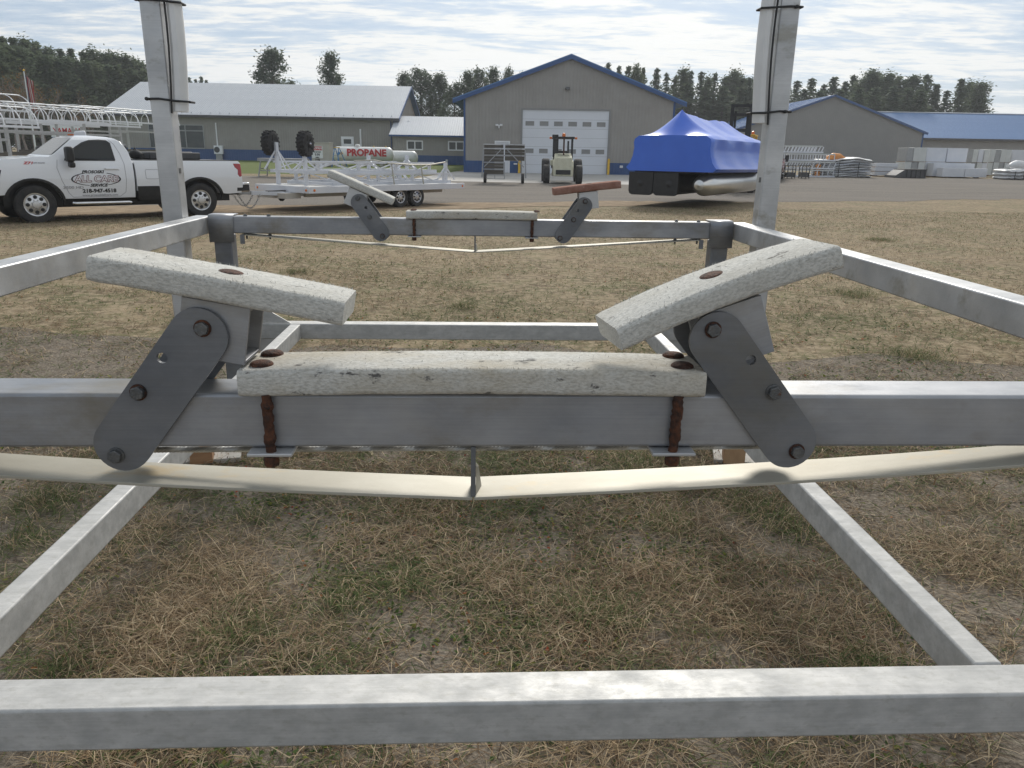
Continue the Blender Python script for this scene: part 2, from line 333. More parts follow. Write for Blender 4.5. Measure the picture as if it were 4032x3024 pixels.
def sheet(name, outline, mat, dz, step=1.0, lip=0):
    """flat sheet following the ground: outline polygon (x, y) ccw, cut along y so that it bends with gz"""
    bm = bmesh.new(); vs = [bm.verts.new((x, y, 0)) for x, y in outline]; bm.faces.new(vs)
    for yy in (40, 44, 48, 52, 56, 77): bmesh.ops.bisect_plane(bm, geom=bm.verts[:] + bm.edges[:] + bm.faces[:], plane_co=(0, yy, 0), plane_no=(0, 1, 0))
    for v in bm.verts: v.co.z = gz(v.co.y) + dz
    bmesh.ops.triangulate(bm, faces=bm.faces[:]); bmesh.ops.recalc_face_normals(bm, faces=bm.faces)
    me = bpy.data.meshes.new(name); bm.to_mesh(me); bm.free()
    if me.polygons and me.polygons[0].normal.z < 0: me.flip_normals()
    return struct(link(name, me, mat))
ys = [-12, 0, 5, 10, 20, 30, 40, 44, 48, 52, 56, 60, 66, 72, 77, 90, 112, 160, 260, 500]; xs = [-500, -300, -120, -60, -30, -10, 0, 10, 30, 60, 120, 300, 500]
gm = MB(); gm.v = [(x, y, gz(y)) for y in ys for x in xs]; nx = len(xs)
gm.f = [(j * nx + i, j * nx + i + 1, (j + 1) * nx + i + 1, (j + 1) * nx + i) for j in range(len(ys) - 1) for i in range(nx - 1)]
struct(gm.build('ground', 'field'))
def rough_line(pts, amp, step, seed):
    out = []
    for (x0, y0), (x1, y1) in zip(pts, pts[1:]):
        n = max(2, int(math.hypot(x1 - x0, y1 - y0) / step))
        for i in range(n):
            t = i / n; x, y = x0 + (x1 - x0) * t, y0 + (y1 - y0) * t
            out.append((x + amp * (float(fbm(x, y, .6, seed)) - .5), y + amp * 2 * (float(fbm(x, y, .45, seed + 5)) - .5)))
    out.append(pts[-1]); return out
near_edge = rough_line([(-60, 19.5), (-14, 20.0), (-8.6, 22.0), (-4, 23.6), (2, 27.0), (11, 31.2), (24, 36.5), (70, 50)], 1.4, .6, 4)
sheet('gravel_road', near_edge + [(70, 66), (14, 58), (10.8, 55.9), (-5, 45.5), (-12, 46), (-22, 47), (-60, 40)], 'gravel', .006)
dirt = rough_line([(-40, 16.4), (-11, 17.8), (-6, 20.4), (-2.5, 23.0), (2, 25.6), (6, 28.2)], 1.0, .5, 14) + rough_line([(5, 29.4), (-1, 26.6), (-6, 24.3), (-10, 22.6), (-15, 21.2), (-40, 20.6)], 1.0, .5, 17)
sheet('dirt_verge', dirt, 'sand', .010)
sheet('concrete_apron', [(-6.2, 44.4), (14.5, 43.6), (14.5, 55.98), (-3.4, 55.98), (-3.4, 57), (-4.2, 57)], 'concrete', .012)
sheet('lawn', rough_line([(-60, 43.5), (-22, 48.5), (-10, 49.5), (-6.6, 47.5), (-4.2, 56.5)], .6, .8, 8) + [(-3.55, 73.9), (-11.3, 73.9), (-11.6, 76.9), (-60, 76.9)], 'lawn', .004)
near_soil = [(-9, -2), (9, -2)] + rough_line([(13, 4.5), (4, 6), (-4, 6.5), (-11, 4)], 1.3, .4, 40)
sheet('bare_ground_patch', near_soil, 'soil', .004)

# ------------------------------------------------------------------ grass (numpy blades)
def blades(name, x, y, cols, length, width, elev, matname):
    n = len(x); az = rng.uniform(0, 2 * np.pi, n); z0 = rng.uniform(0.0, .012, n) + np.array([gz(v) for v in (0,)])[0] + .006
    dx, dy = np.cos(az), np.sin(az); px, py = -dy, dx
    e1 = elev; e2 = elev * rng.uniform(-.7, .6, n); bend = rng.normal(0, .45, n)
    ce, se = np.cos(e1), np.sin(e1)
    mx, my, mz = x + dx * ce * length * .5, y + dy * ce * length * .5, z0 + se * length * .5
    d2x, d2y = np.cos(az + bend), np.sin(az + bend)
    tx, ty, tz = mx + d2x * np.cos(e2) * length * .5, my + d2y * np.cos(e2) * length * .5, np.maximum(mz + np.sin(e2) * length * .5, .004)
    w = width * .5; tilt = rng.normal(0, .5, n) * w
    V = np.empty((n, 5, 3))
    V[:, 0] = np.stack([x - px * w, y - py * w, z0], 1); V[:, 1] = np.stack([x + px * w, y + py * w, z0 + tilt], 1)
    V[:, 2] = np.stack([mx - px * w * .85, my - py * w * .85, mz], 1); V[:, 3] = np.stack([mx + px * w * .85, my + py * w * .85, mz + tilt], 1)
    V[:, 4] = np.stack([tx, ty, tz], 1)
    me = bpy.data.meshes.new(name); me.vertices.add(n * 5); me.vertices.foreach_set('co', V.ravel())
    base = np.arange(n)[:, None] * 5
    tri = (base[:, :, None] + np.array([[0, 1, 3], [0, 3, 2], [2, 3, 4]])[None]).reshape(-1, 3)
    me.loops.add(tri.size); me.loops.foreach_set('vertex_index', tri.ravel().astype(np.int32))
    me.polygons.add(len(tri)); me.polygons.foreach_set('loop_start', (np.arange(len(tri)) * 3).astype(np.int32)); me.polygons.foreach_set('loop_total', np.full(len(tri), 3, np.int32))
    me.update(calc_edges=True)
    a = me.color_attributes.new('tint', 'FLOAT_COLOR', 'POINT'); c4 = np.ones((n, 5, 4)); c4[:, :, :3] = cols[:, None, :]; a.data.foreach_set('color', c4.ravel())
    o = link(name, me, matname); return stuff(o)
gmt = bpy.data.materials.new('grass_blades'); gmt.use_nodes = True; gb = gmt.node_tree.nodes['Principled BSDF']; gb.inputs['Roughness'].default_value = .8; gb.inputs['Specular IOR Level'].default_value = .15
an = gmt.node_tree.nodes.new('ShaderNodeVertexColor'); an.layer_name = 'tint'; gmt.node_tree.links.new(an.outputs[0], gb.inputs['Base Color']); m['blade'] = gmt; translucent(gmt, .3)
def wedge(n, y0, y1):
    y = np.sqrt(rng.uniform(y0 * y0, y1 * y1, n)); return rng.uniform(-.76, .76, n) * y * 1.02 + 0 * y, y
def pick(cols, n): return np.array(cols)[rng.integers(0, len(cols), n)]
STRAW = [(0.427, 0.323, 0.201), (0.342, 0.250, 0.152), (0.512, 0.415, 0.281), (0.256, 0.189, 0.116), (0.201, 0.144, 0.091), (0.403, 0.323, 0.226)]
BROWN = [(0.169, 0.111, 0.065), (0.234, 0.156, 0.091), (0.130, 0.091, 0.058), (0.299, 0.221, 0.143)]
GREEN = [(0.085, 0.114, 0.042), (0.114, 0.143, 0.055), (0.143, 0.159, 0.068), (0.068, 0.094, 0.039), (0.169, 0.182, 0.086)]
for nm, cnt, y0, y1, Ls, Ws in (('near', 88000, .9, 4.2, (.03, .10), (.0016, .0034)), ('mid', 125000, 3.6, 12.0, (.035, .10), (.003, .006)), ('far', 150000, 6.5, 26, (.03, .07), (.004, .009))):
    x, y = wedge(cnt, y0, y1)
    g = greenmask(x, y); b = baremask(x, y)
    keep = rng.uniform(0, 1, cnt) < (1 - .85 * b)
    if nm == 'mid': keep &= rng.uniform(0, 1, cnt) < np.clip((12.0 - y) / 5.5, 0, 1)
    if nm == 'far': keep &= rng.uniform(0, 1, cnt) < np.clip((y - 6.5) / 4, 0, 1)
    keep &= ~((y > 16) & (y > 23.5 + .42 * x))
    x, y, g, b = x[keep], y[keep], g[keep], b[keep]; n = len(x)
    isg = rng.uniform(0, 1, n) < ((.24 if nm == 'near' else .32) + .58 * g); isb = rng.uniform(0, 1, n) < .25 + .35 * np.clip((vnoise(x, y, 2.2, 77) - .35) * 3, 0, 1)
    c = np.where(isg[:, None], pick(GREEN, n), np.where(isb[:, None], pick(BROWN, n), pick(STRAW, n))) * rng.uniform(.75, 1.2, (n, 1))
    ln = rng.uniform(*Ls, n) * (1 + .5 * vnoise(x, y, 1.7, 51)); wd = rng.uniform(*Ws, n); el = np.abs(rng.normal(.22 if nm != 'far' else .5, .28, n))
    blades('dry_grass', x, y, c, ln, wd, el, 'blade')
# thatch of long straw tangles and green tufts close to the frame
def cluster(spots, each, spread, cols, Ls, Ws, em, es, name):
    X, Y = [], []
    for cx, cy, s in spots:
        k = int(each * s * s); X.append(rng.normal(cx, spread * s, k)); Y.append(rng.normal(cy, spread * s, k))
    x, y = np.concatenate(X), np.concatenate(Y); n = len(x)
    blades(name, x, y, pick(cols, n) * rng.uniform(.75, 1.25, (n, 1)), rng.uniform(*Ls, n), rng.uniform(*Ws, n), np.clip(rng.normal(em, es, n), 0, 1.5), 'blade')
def gp(px, py): p = ground(px, py); return p.x, p.y
def pyg(px, py):
    r = ray(px, py); t = -CAMH / r.z; return r.x * t, t
tang = [(*pyg(px * 1.8228, py * 1.8228), s) for px, py, s in ((400, 1330, 1.5), (480, 1230, 1.2), (330, 1390, 1.3), (650, 1400, 1.0), (800, 1180, 1.2), (1250, 1350, 1.3), (1400, 1250, 1.0), (1600, 1330, 1.4), (1850, 1380, 1.2), (1050, 1250, 1.1), (900, 1100, 1), (300, 1150, 1.1), (1300, 1620, 1.2), (250, 1630, 1), (1750, 1630, 1), (1500, 1130, 1.2), (2050, 1200, 1.3))]
cluster(tang, 420, .11, STRAW, (.07, .19), (.0014, .0028), .25, .25, 'straw_tangle')
tuft = [(*pyg(px * 1.8228, py * 1.8228), s) for px, py, s in ((515, 1375, 1.0), (110, 1090, 1.5), (540, 1125, .8), (1640, 1105, 1.4), (1720, 1150, 1.0), (1940, 1330, .9), (1450, 1140, .9), (1330, 1340, .9), (880, 1270, .8), (760, 1310, .9), (60, 1180, 1.0), (1000, 665, 1.2), (690, 800, 1.3), (1250, 1330, .8), (1380, 1010, 1.3), (1980, 770, 1.6), (640, 590, 1.3), (150, 1450, .8), (1880, 1460, .9), (1900, 520, 2.0), (1850, 640, 1.8))]
cluster(tuft, 300, .075, GREEN + STRAW[:3] + [(.11, .15, .05), (.09, .13, .04)], (.05, .13), (.0018, .0034), .65, .3, 'green_grass_tuft')
# low broad weeds: small rounded leaves
def weeds(n, y0, y1, size):
    x, y = wedge(n, y0, y1); g = greenmask(x + .7, y + 2.2) * (1 - .3 * baremask(x, y)); k = rng.uniform(0, 1, n) < .06 + .94 * g; x, y = x[k], y[k]; n = len(x)
    red = rng.uniform(0, 1, n) < .05; c = np.where(red[:, None], pick([(.25, .06, .03), (.30, .12, .04)], n), pick([(.05, .085, .028), (.075, .115, .035), (.10, .125, .05), (.16, .17, .04)], n)) * rng.uniform(.8, 1.2, (n, 1))
    blades('low_weed_leaves', x, y, c, rng.uniform(.6, 1.4, n) * size, rng.uniform(.5, .9, n) * size, np.clip(rng.normal(.35, .3, n), 0, 1.4), 'blade')
weeds(60000, .9, 5, .017); weeds(22000, 5, 12, .026)

# ------------------------------------------------------------------ the boat lift in front
PSI = .05
lift = thing('boat_lift', 'large weathered aluminium boat lift frame with carpeted bunks standing on dry grass', 'boat lift', (-.069, 1.319, 0), PSI)
T = .1016
def bar(name, a, b, w, h, mat, parent=None, bevel=.006):
    return MB().beam(a, b, w, h).build(name, mat, parent or lift, bevel=bevel)
def hexbolt(parent, u, v, z, r=.0125, d=.011, axis='v', name='bolt', mat='bolt'):
    mb = MB(); k = 6
    mb.prism([(u + r * math.cos(a * math.pi / 3 + .3), z + r * math.sin(a * math.pi / 3 + .3)) for a in range(k)], v - d, v)
    
    o = mb.build(name, mat, parent, bevel=.0012)
    MB().lathe([(r * 1.2, 0), (r * 1.2, .0018), (r * .9, .0022)], 18, Matrix.Translation((u, v - .0002, z)) @ Matrix.Rotation(R(90), 4, 'X')).build('washer', 'rust' if random.random() < .4 else 'bolt', parent)
    return o
def carriage_head(parent, M, r=.021, h=.008, mat='rust'):
    prof = [(r, 0), (r * .96, h * .35), (r * .75, h * .75), (r * .4, h * .97), (1e-7, h)]
    return MB().lathe(prof, 18, M).build('bolt_head', mat, parent, smooth=True)
def bunk_board(cu, cv, top, length, tilt, yaw, mat, bow=0.0, width=.14, th=.043, sag_seed=1, parent=None):
    """carpet-wrapped board: rounded section swept along local x, bowed, origin at the middle of its top"""
    n = 26; sec = []; r = .010
    for (sx, sz, a0) in ((1, 0, 90), (1, -1, 0), (-1, -1, -90), (-1, 0, 180)):
        cy = sx * (width / 2 - r); cz = -r if sz == 0 else -th + r
        for k in range(4):
            a = R(a0 - k * 30); sec.append((cy + r * math.cos(a), cz + r * math.sin(a)))
    mb = MB(); k = len(sec)
    for i in range(n + 1):
        t = i / n - .5; x = t * length; en = min(1, (0.5 - abs(t)) * length / .010) if abs(t) > .45 else 1; en = math.sqrt(max(0, 1 - (1 - en) ** 2))
        zc = bow * (.25 - t * t) * 4
        for (yy, z_) in sec:
            wob = .0005 * (float(vnoise(x * 30 + yy * 55, z_ * 60 + sag_seed * 3, 1, sag_seed)) - .5) * 2
            s_ = .965 + .035 * en
            mb.v.append((x, yy * s_ + wob, (z_ + th / 2) * s_ - th / 2 + zc + wob * 1.2))
    for i in range(n):
        for j in range(k):
            j2 = (j + 1) % k; mb.f.append((i * k + j, i * k + j2, (i + 1) * k + j2, (i + 1) * k + j))
    mb.f.append(tuple(range(k))); mb.f.append(tuple(n * k + j for j in reversed(range(k))))
    o = mb.build('bunk_board', mat, parent or lift, smooth=True)
    if cv < 1:       # loose pile fibres standing off the worn carpet
        fz = MB(); rr_ = random.Random(sag_seed)
        for q in range(2600):
            x = rr_.uniform(-.5, .5) * length * .995; i = rr_.randrange(k); (ya, za), (yb, zb_) = sec[i], sec[(i + 1) % k]; t = rr_.random(); y, z = ya + (yb - ya) * t, za + (zb_ - za) * t
            if z < -th * .9: continue
            z += bow * (.25 - (x / length) ** 2) * 4; nrm = Vector((rr_.uniform(-1.4, 1.4), (1 if y > 0 else -1) * (abs(y) / (width / 2)) ** 3 + rr_.uniform(-.5, .5), .8 if z > -.012 else rr_.uniform(-.5, .4))).normalized()
            l = rr_.uniform(.0025, .0065); w_ = Vector((rr_.uniform(-1, 1), rr_.uniform(-1, 1), rr_.uniform(-.4, .4))).normalized() * .0006; p = Vector((x, y, z))
            fz.add([p - w_, p + w_, p + nrm * l], [(0, 1, 2)])
        me = bpy.data.meshes.new('carpet_fuzz'); me.from_pydata(fz.v, [], fz.f); stuff(link('carpet_fuzz', me, mat, o))
    o.matrix_local = Matrix.Translation((cu, cv, top)) @ Matrix.Rotation(yaw, 4, 'Z') @ Matrix.Rotation(-tilt, 4, 'Y')
    return o
def stadium(name, c0, c1, r, hole, hr, v, th, mat):
    c0, c1 = Vector((c0[0], 0, c0[1])), Vector((c1[0], 0, c1[1])); d = (c1 - c0).normalized(); p = Vector((-d.z, 0, d.x)); out = []
    for i in range(17):
        a = math.pi * i / 16; out.append(c1 + p * (-r * math.cos(a)) + d * (r * math.sin(a)))
    for i in range(17):
        a = math.pi * i / 16; out.append(c0 + p * (r * math.cos(a)) - d * (r * math.sin(a)))
    bm = bmesh.new(); ed = []
    def loop(pts):
        vs = [bm.verts.new(q) for q in pts]
        for i in range(len(vs)): ed.append(bm.edges.new((vs[i], vs[(i + 1) % len(vs)])))
    loop(out)
    if hole: loop([Vector((hole[0] + hr * math.cos(a * math.pi / 8), 0, hole[1] + hr * math.sin(a * math.pi / 8))) for a in range(16)])
    bmesh.ops.triangle_fill(bm, use_beauty=True, edges=ed)
    g = bmesh.ops.extrude_face_region(bm, geom=bm.faces[:])
    for e in g['geom']:
        if isinstance(e, bmesh.types.BMVert): e.co.y += th
    for q in bm.verts: q.co.y += v
    bmesh.ops.recalc_face_normals(bm, faces=bm.faces)
    me = bpy.data.meshes.new(name); bm.to_mesh(me); bm.free(); return link(name, me, mat, lift)
def rod(u0, z0, u1, z1, v):
    n = 22; pts, rs = [], []
    for i in range(n + 1):
        t = i / n; pts.append((u0 + (u1 - u0) * t + random.uniform(-.0012, .0012), v + random.uniform(-.0008, .0008), z0 + (z1 - z0) * t)); rs.append(.0088 + .0032 * (random.random() - .25) * (1 if t < .75 else .3))
    return MB().tube(pts, rs, 12).build('u_bolt_rod', 'rust', lift, smooth=True)
def beam_set(v0, zt, bunks, plates, centre, rods, zlow_apex, near):
    cb = bar('cross_beam', (-1.6, v0 + T / 2, zt - T / 2), (1.6, v0 + T / 2, zt - T / 2), T, T, 'alu_beam')
    for (c0, c1, hole, bolts) in plates:
        p = stadium('pivot_plate', c0, c1, .05, hole, .0095, v0 - .0095, .0075, 'alu_dark')
        for b in bolts: hexbolt(p, b[0], v0 - .0097, b[1])
        q = stadium('pivot_plate', c0, c1, .05, hole, .0095, v0 + T + .002, .0075, 'alu_dark')
    for (cu, top, ln, tilt, yaw, mat, bow) in bunks:
        cv = v0 + T / 2; b = bunk_board(cu, cv, top, ln, tilt, yaw, mat, bow, sag_seed=int(abs(cu * 100)) + 2)
        M = Matrix.Translation((0.0 if near else .02, .005, bow - .001)); carriage_head(b, M, .022, .004)
        # pivot bracket: open box section under the board, turning with it
        mb = MB(); w = .058; zz0, zz1 = -.044 + bow * .6, -.146; y0, y1 = -T / 2 + .0008, T / 2 - .0008
        mb.bx(-w, w, y0, y0 + .006, zz1, zz0); mb.bx(-w, w, y1 - .006, y1, zz1, zz0); mb.bx(-w, w, y0 + .0061, y1 - .0061, zz0 - .007, zz0 - .001); mb.bx(-w, w, y0 + .0061, y1 - .0061, zz1 + .001, zz1 + .007)
        k = mb.build('pivot_bracket', 'alu_beam' if near else 'alu', lift, bevel=.0012)
        k.matrix_local = Matrix.Translation((cu + math.sin(tilt) * 0 - (.005 if cu < 0 else -.005), cv, top)) @ Matrix.Rotation(-tilt, 4, 'Y')
    cu, top, ln = centre
    b = bunk_board(cu, v0 + T / 2, top, ln, 0, 0, 'carpet2', .006 if near else .004, th=.049, sag_seed=5)
    for (u, v) in ((-.377, -.030), (-.377, .045), (.381, -.030), (.383, .045)):
        carriage_head(b, Matrix.Translation((u - cu, v, .0015)), .021 if near else .018, .008)
    for (u0, z0, u1, z1) in rods:
        rod(u0, z0, u1, z1, v0 - .013)
        mb = MB(); mb.bx(u1 - .040, u1 + .040, v0 - .026, v0 + T + .02, zt - T - .0085, zt - T - .002)
        s_ = mb.build('clamp_plate', 'alu', lift, bevel=.002)
        hexn = MB().lathe([(.0135, -.010), (.0145, 0), (.0135, .009)], 6, Matrix.Translation((u1, v0 - .013, zt - T - .0190))).build('nut', 'rust', s_, bevel=.001)
    for sgn in (-1, 1):
        n = 10; mb = MB(); a, b_, half = .0015, 1.42, .0
        for i in range(n + 1):
            t = i / n; u = sgn * (a + (b_ - a) * t); z = zlow_apex + (zt - T - .008 - zlow_apex) * t + (-.010 * math.sin(math.pi * t) if near else 0)
            mb.v += [(u, v0 + .002, z - .003), (u, v0 + T - .002, z - .003), (u, v0 + T - .002, z + .003), (u, v0 + .002, z + .003)]
        for i in range(n):
            for j in range(4): mb.f.append((i * 4 + j, i * 4 + (j + 1) % 4, (i + 1) * 4 + (j + 1) % 4, (i + 1) * 4 + j))
        mb.f += [(0, 1, 2, 3), (n * 4 + 3, n * 4 + 2, n * 4 + 1, n * 4)]
        mb.build('truss_strap', 'strap', lift, bevel=.001)
    st = MB().prism([(-.0045, zlow_apex + .0035), (.0045, zlow_apex + .0035), (.0045, zt - T - .001), (-.0045, zt - T - .001)], v0 + .004, v0 + .060).build('truss_strut', 'alu_dark', lift, bevel=.001)
    MB().add([(.005, v0 + .062, zlow_apex + .004), (.016, v0 + .055, zlow_apex + .004), (.005, v0 + .012, zlow_apex + .004), (.005, v0 + .062, zlow_apex + .05), (.010, v0 + .058, zlow_apex + .045), (.005, v0 + .04, zlow_apex + .045)], [(0, 1, 2), (3, 5, 4), (0, 3, 4, 1), (1, 4, 5, 2), (2, 5, 3, 0)]).build('weld_wedge', 'strap', st)
ZN, ZF, VF = 1.185, 1.213, 3.49
beam_set(0.0, ZN, [(-.4275, 1.391, .425, R(-10.1), 0.0, 'carpet', .002), (.434, 1.386, .425, R(19.2), R(8), 'carpet', .011)],
         [((-.624, 1.093), (-.472, 1.291), (-.537, 1.253), ((-.463, 1.306), (-.584, 1.191), (-.637, 1.073))),
          ((.586, 1.096), (.432, 1.291), (.496, 1.254), ((.422, 1.309), (.544, 1.194), (.601, 1.079)))],
         (.003, 1.232, .828), [(-.363, 1.188, -.363, 1.058), (.370, 1.188, .367, 1.056)], .979, True)
beam_set(VF, ZF, [(-.68, 1.412, .41, R(-23), 0.0, 'carpet', .002), (.68, 1.430, .41, R(7), R(0), 'carpet_red', .002)],
         [((-.576, 1.125), (-.700, 1.305), (-.66, 1.275), ((-.708, 1.33), (-.64, 1.22), (-.566, 1.107))),
          ((.545, 1.125), (.667, 1.305), (.63, 1.275), ((.672, 1.33), (.605, 1.22), (.525, 1.107)))],
         (-.019, 1.259, .80), [(-.372, 1.215, -.372, 1.085), (.350, 1.215, .350, 1.085)], 1.012, False)
# upper side rails, sleeves and corner columns
for s in (-1, 1):
    rl = bar('side_rail', (s * 1.668, -.25, 1.20 - T / 2), (s * 1.668, VF + .115, 1.208 - T / 2), T, T, 'alu')
    uc = s * 1.535; mb = MB(); r = .03; prof = []
    for a in range(0, 91, 15): prof.append((VF - .010 + r - r * math.cos(R(a)), ZF + .010 - r + r * math.sin(R(a))))
    prof = [(VF - .010, 1.058)] + prof + [(VF + T + .01, ZF + .010)]
    for (y_, z_) in prof: mb.v += [(uc - .074, y_, z_), (uc + .074, y_, z_)]
    for i in range(len(prof) - 1): mb.f.append((2 * i, 2 * i + 1, 2 * i + 3, 2 * i + 2))
    sl = mb.build('corner_sleeve', 'alu_beam', lift, smooth=True); so_ = sl.modifiers.new('thick', 'SOLIDIFY'); so_.thickness = .006
    cl_ = bar('corner_column', (uc, VF + .055, .03), (uc, VF + .055, 1.10), .105, .105, 'alu_dark')
    MB().prism([(-.10, 0), (.10, 0), (.10, .012), (-.10, .012)], -.1, .1, Matrix.Translation((uc, VF + .055, .012))).build('foot_plate', 'alu', lift, bevel=.002)
    if True:
        c2 = MB().bx(s * 1.40 - .05 * 0, s * 1.425, VF - .012, VF + .0, 1.05, 1.105).build('angle_tab', 'alu_dark', lift)
        for du in (.03, .17):
            u = s * (1.425 - du); hexbolt(lift, 0, 0, 0)  if False else None
            MB().tube([(u, VF + .03, ZF - T - .035), (u, VF + .03, ZF + .012)], .006, 8).lathe([(.011, 0), (.011, .009)], 6, Matrix.Translation((u, VF + .03, ZF - T - .014))).lathe([(.013, 0), (.010, .009)], 6, Matrix.Translation((u, VF + .03, ZF + .001))).build('clamp_bolt', 'bolt', lift)
        # lower corner gussets (plates above and below the bar end)
        g0 = s * 1.20
        MB().prism([(s * 1.47, .521), (g0, .521), (s * 1.33, .60), (s * 1.47, .61)], 3.66, 3.668).build('gusset', 'alu_pale', lift)
        MB().prism([(s * 1.47, .417), (g0, .417), (s * 1.33, .34), (s * 1.47, .33)], 3.66, 3.668).build('gusset', 'alu', lift)
# lower frame
bar('lower_bar', (-1.55, .0136 + T / 2, .513 - T / 2), (1.55, .0136 + T / 2, .513 - T / 2), T, T, 'alu_pale')
bar('lower_bar', (-1.48, 3.645 + T / 2, .519 - T / 2), (1.48, 3.645 + T / 2, .519 - T / 2), T, T, 'alu_pale')
for s in (-1, 1):
    bar('lower_rail', (s * 1.166, .0136 + T, .466), (s * 1.166, 3.645, .469), .066, .096, 'alu_pale')
    lg = MB().beam((s * 1.38, .065, .02), (s * 1.38, .065, .4115), .085, .085).build('leg', 'strap', lift, bevel=.004)
    MB().bx(s * 1.38 - .11, s * 1.38 + .11, -.045, .175, .006, .02).build('foot_plate', 'alu', lift, bevel=.002)
    # tall posts with vinyl guides
    PU, PV = s * 1.782, 3.39
    po = MB().beam((PU, PV + .056, .012), (PU, PV + .056, 3.15), .112, .112).build('post', 'alu', lift, bevel=.008)
    MB().bx(PU - .055 if s > 0 else PU + .058, PU - .058 if s > 0 else PU + .055, PV + .03, PV + .06, 1.46, 1.49).build('rivet', 'bolt', po)
    gu = PU - s * (.056 + .044); pts = []; mb = MB(); n = 16
    for i in range(n + 1):
        t = i / n; z = 1.80 + t * 1.4; off = .022 * math.sin(math.pi * min(1, t * 1.5)) + .002
        hw = .047 * (1 - .12 * t)
        for j in range(10):
            a = 2 * math.pi * j / 10; mb.v.append((gu - s * off + hw * math.cos(a) * .9, PV + .03 + .05 * math.sin(a), z))
    for i in range(n):
        for j in range(10): mb.f.append((i * 10 + j, i * 10 + (j + 1) % 10, (i + 1) * 10 + (j + 1) % 10, (i + 1) * 10 + j))
    mb.f += [tuple(range(10)), tuple(n * 10 + j for j in range(10))]
    gd = mb.build('guide_cushion', 'pvc', lift, smooth=True)
    # dark edge strip and bungee cords
    MB().tube([(gu + s * .034 - s * (.022 * math.sin(math.pi * min(1, t * 1.5))), PV - .016, 1.79 + 1.4 * t) for t in [i / 12 for i in range(13)]], .006, 6).build('edge_strip', 'black', gd, smooth=True)
    for zc in (1.865, 2.375 if s < 0 else 2.425):
        o_ = PU + s * .066; i_ = gu - s * .072
        lp = [(o_, PV - .008, zc), (PU, PV - .010, zc + .002), (gu, PV - .034, zc - .010), (i_, PV - .012, zc - .012), (i_, PV + .06, zc - .012), (gu, PV + .10, zc - .006), (PU, PV + .122, zc), (o_, PV + .12, zc)]
        bg_ = MB().tube(lp, .0062, 8, True).build('bungee_cord', 'black', lift, smooth=True)
        MB().lathe([(.004, -.010), (.010, -.007), (.010, .007), (.004, .010)], 10, Matrix.Translation((o_ if s < 0 else PU + .03, PV - .012, zc)) @ Matrix.Rotation(R(90), 4, 'X')).build('bungee_ball', 'black', bg_, smooth=True)
# wire rope under the near beam: six strands twisted
mb = MB(); n = 260
for k in range(6):
    pts = []
    for i in range(n + 1):
        t = i / n; u = -.63 + 1.235 * t; a = 2 * math.pi * (k / 6 + u / .042); pts.append((u, .080 + .0036 * math.sin(a), 1.0510 + .0036 * math.cos(a) + .005 * u))
    mb.tube(pts, .0024, 5)
mb.build('wire_rope', 'wire', lift, smooth=True)
# wooden blocks on the ground
for (u, v, ln) in ((-1.43, 2.52, 'left'), (1.40, 2.50, 'right')):
    c, s_ = math.cos(PSI), math.sin(PSI); X, Y = -.069 + u * c - v * s_, 1.319 + u * s_ + v * c
    t = thing('wood_block', 'brown lumber block under the boat lift, on the side of the ' + ('white pickup' if u < 0 else 'blue-wrapped boat'), 'wood block', (X, Y, 0), PSI + .25 * (1 if u < 0 else -1))
    MB().bx(-.055, .055, -.07, .07, .034, .125).build('block', 'wood', t, bevel=.003)
    MB().bx(-.0535, .0535, -.074, -.0702, .0355, .1235).build('end_grain', 'wood_end' if u > 0 else 'wood', t)
    MB().bx(-.10, .19, -.02, .17, .006, .0335).build('base_board', 'cabinet', t, bevel=.002)

# ------------------------------------------------------------------ buildings
def siding(parent, M, x0, x1, zb, zt, holes, mat, name='wall_panel', pw=.9144, rib=.018):
    x = x0
    zt = zt if callable(zt) else (lambda q, k=zt: k); zb = zb if callable(zb) else (lambda q, k=zb: k)
    while x < x1 - .02:
        xe = min(x + pw, x1); bp = [(x, 0)]; q = x + .10
        while q + .06 < xe:
            bp += [(q, 0), (q + .012, -rib), (q + .048, -rib), (q + .06, 0)]; q += .2286
        bp.append((xe, 0)); pts = []
        cuts = sorted({c for h in holes for c in h[:2] if x < c < xe})
        for (a, ya), (b, yb) in zip(bp, bp[1:]):
            pts.append((a, ya))
            for c in cuts:
                if a < c < b: pts.append((c, ya + (yb - ya) * (c - a) / (b - a)))
        pts.append(bp[-1]); mb = MB()
        for (a, ya), (b, yb) in zip(pts, pts[1:]):
            mid = (a + b) / 2; segs = [(zb(mid), None)]
            hs = sorted((h[2], h[3]) for h in holes if h[0] <= mid <= h[1]); lo_ = None; ivs = []
            for (h0, h1) in hs: ivs.append((lo_, h0)); lo_ = h1
            ivs.append((lo_, None))
            for (i0, i1) in ivs:
                za0, zb0 = (zb(a), zb(b)) if i0 is None else (i0, i0); za1, zb1 = (zt(a), zt(b)) if i1 is None else (i1, i1)
                if za1 - za0 < .01 and zb1 - zb0 < .01: continue
                mb.add([(a, ya, za0), (b, yb, zb0), (b, yb, zb1), (a, ya, za1)], [(0, 1, 2, 3)])
        if mb.f:
            lows, highs = MB(), MB(); full = [h for h in holes if h[0] <= x + 1e-6 and h[1] >= xe - 1e-6]
            for f_ in mb.f:
                q4 = [mb.v[i] for i in f_]; zc_ = sum(p_[2] for p_ in q4) / 4
                (highs if full and zc_ > full[0][3] - .01 else lows).add(q4, [(0, 1, 2, 3)])
            for part_ in (lows, highs):
                if part_.f: o = part_.build(name, mat, parent); o.matrix_local = M
        x = xe
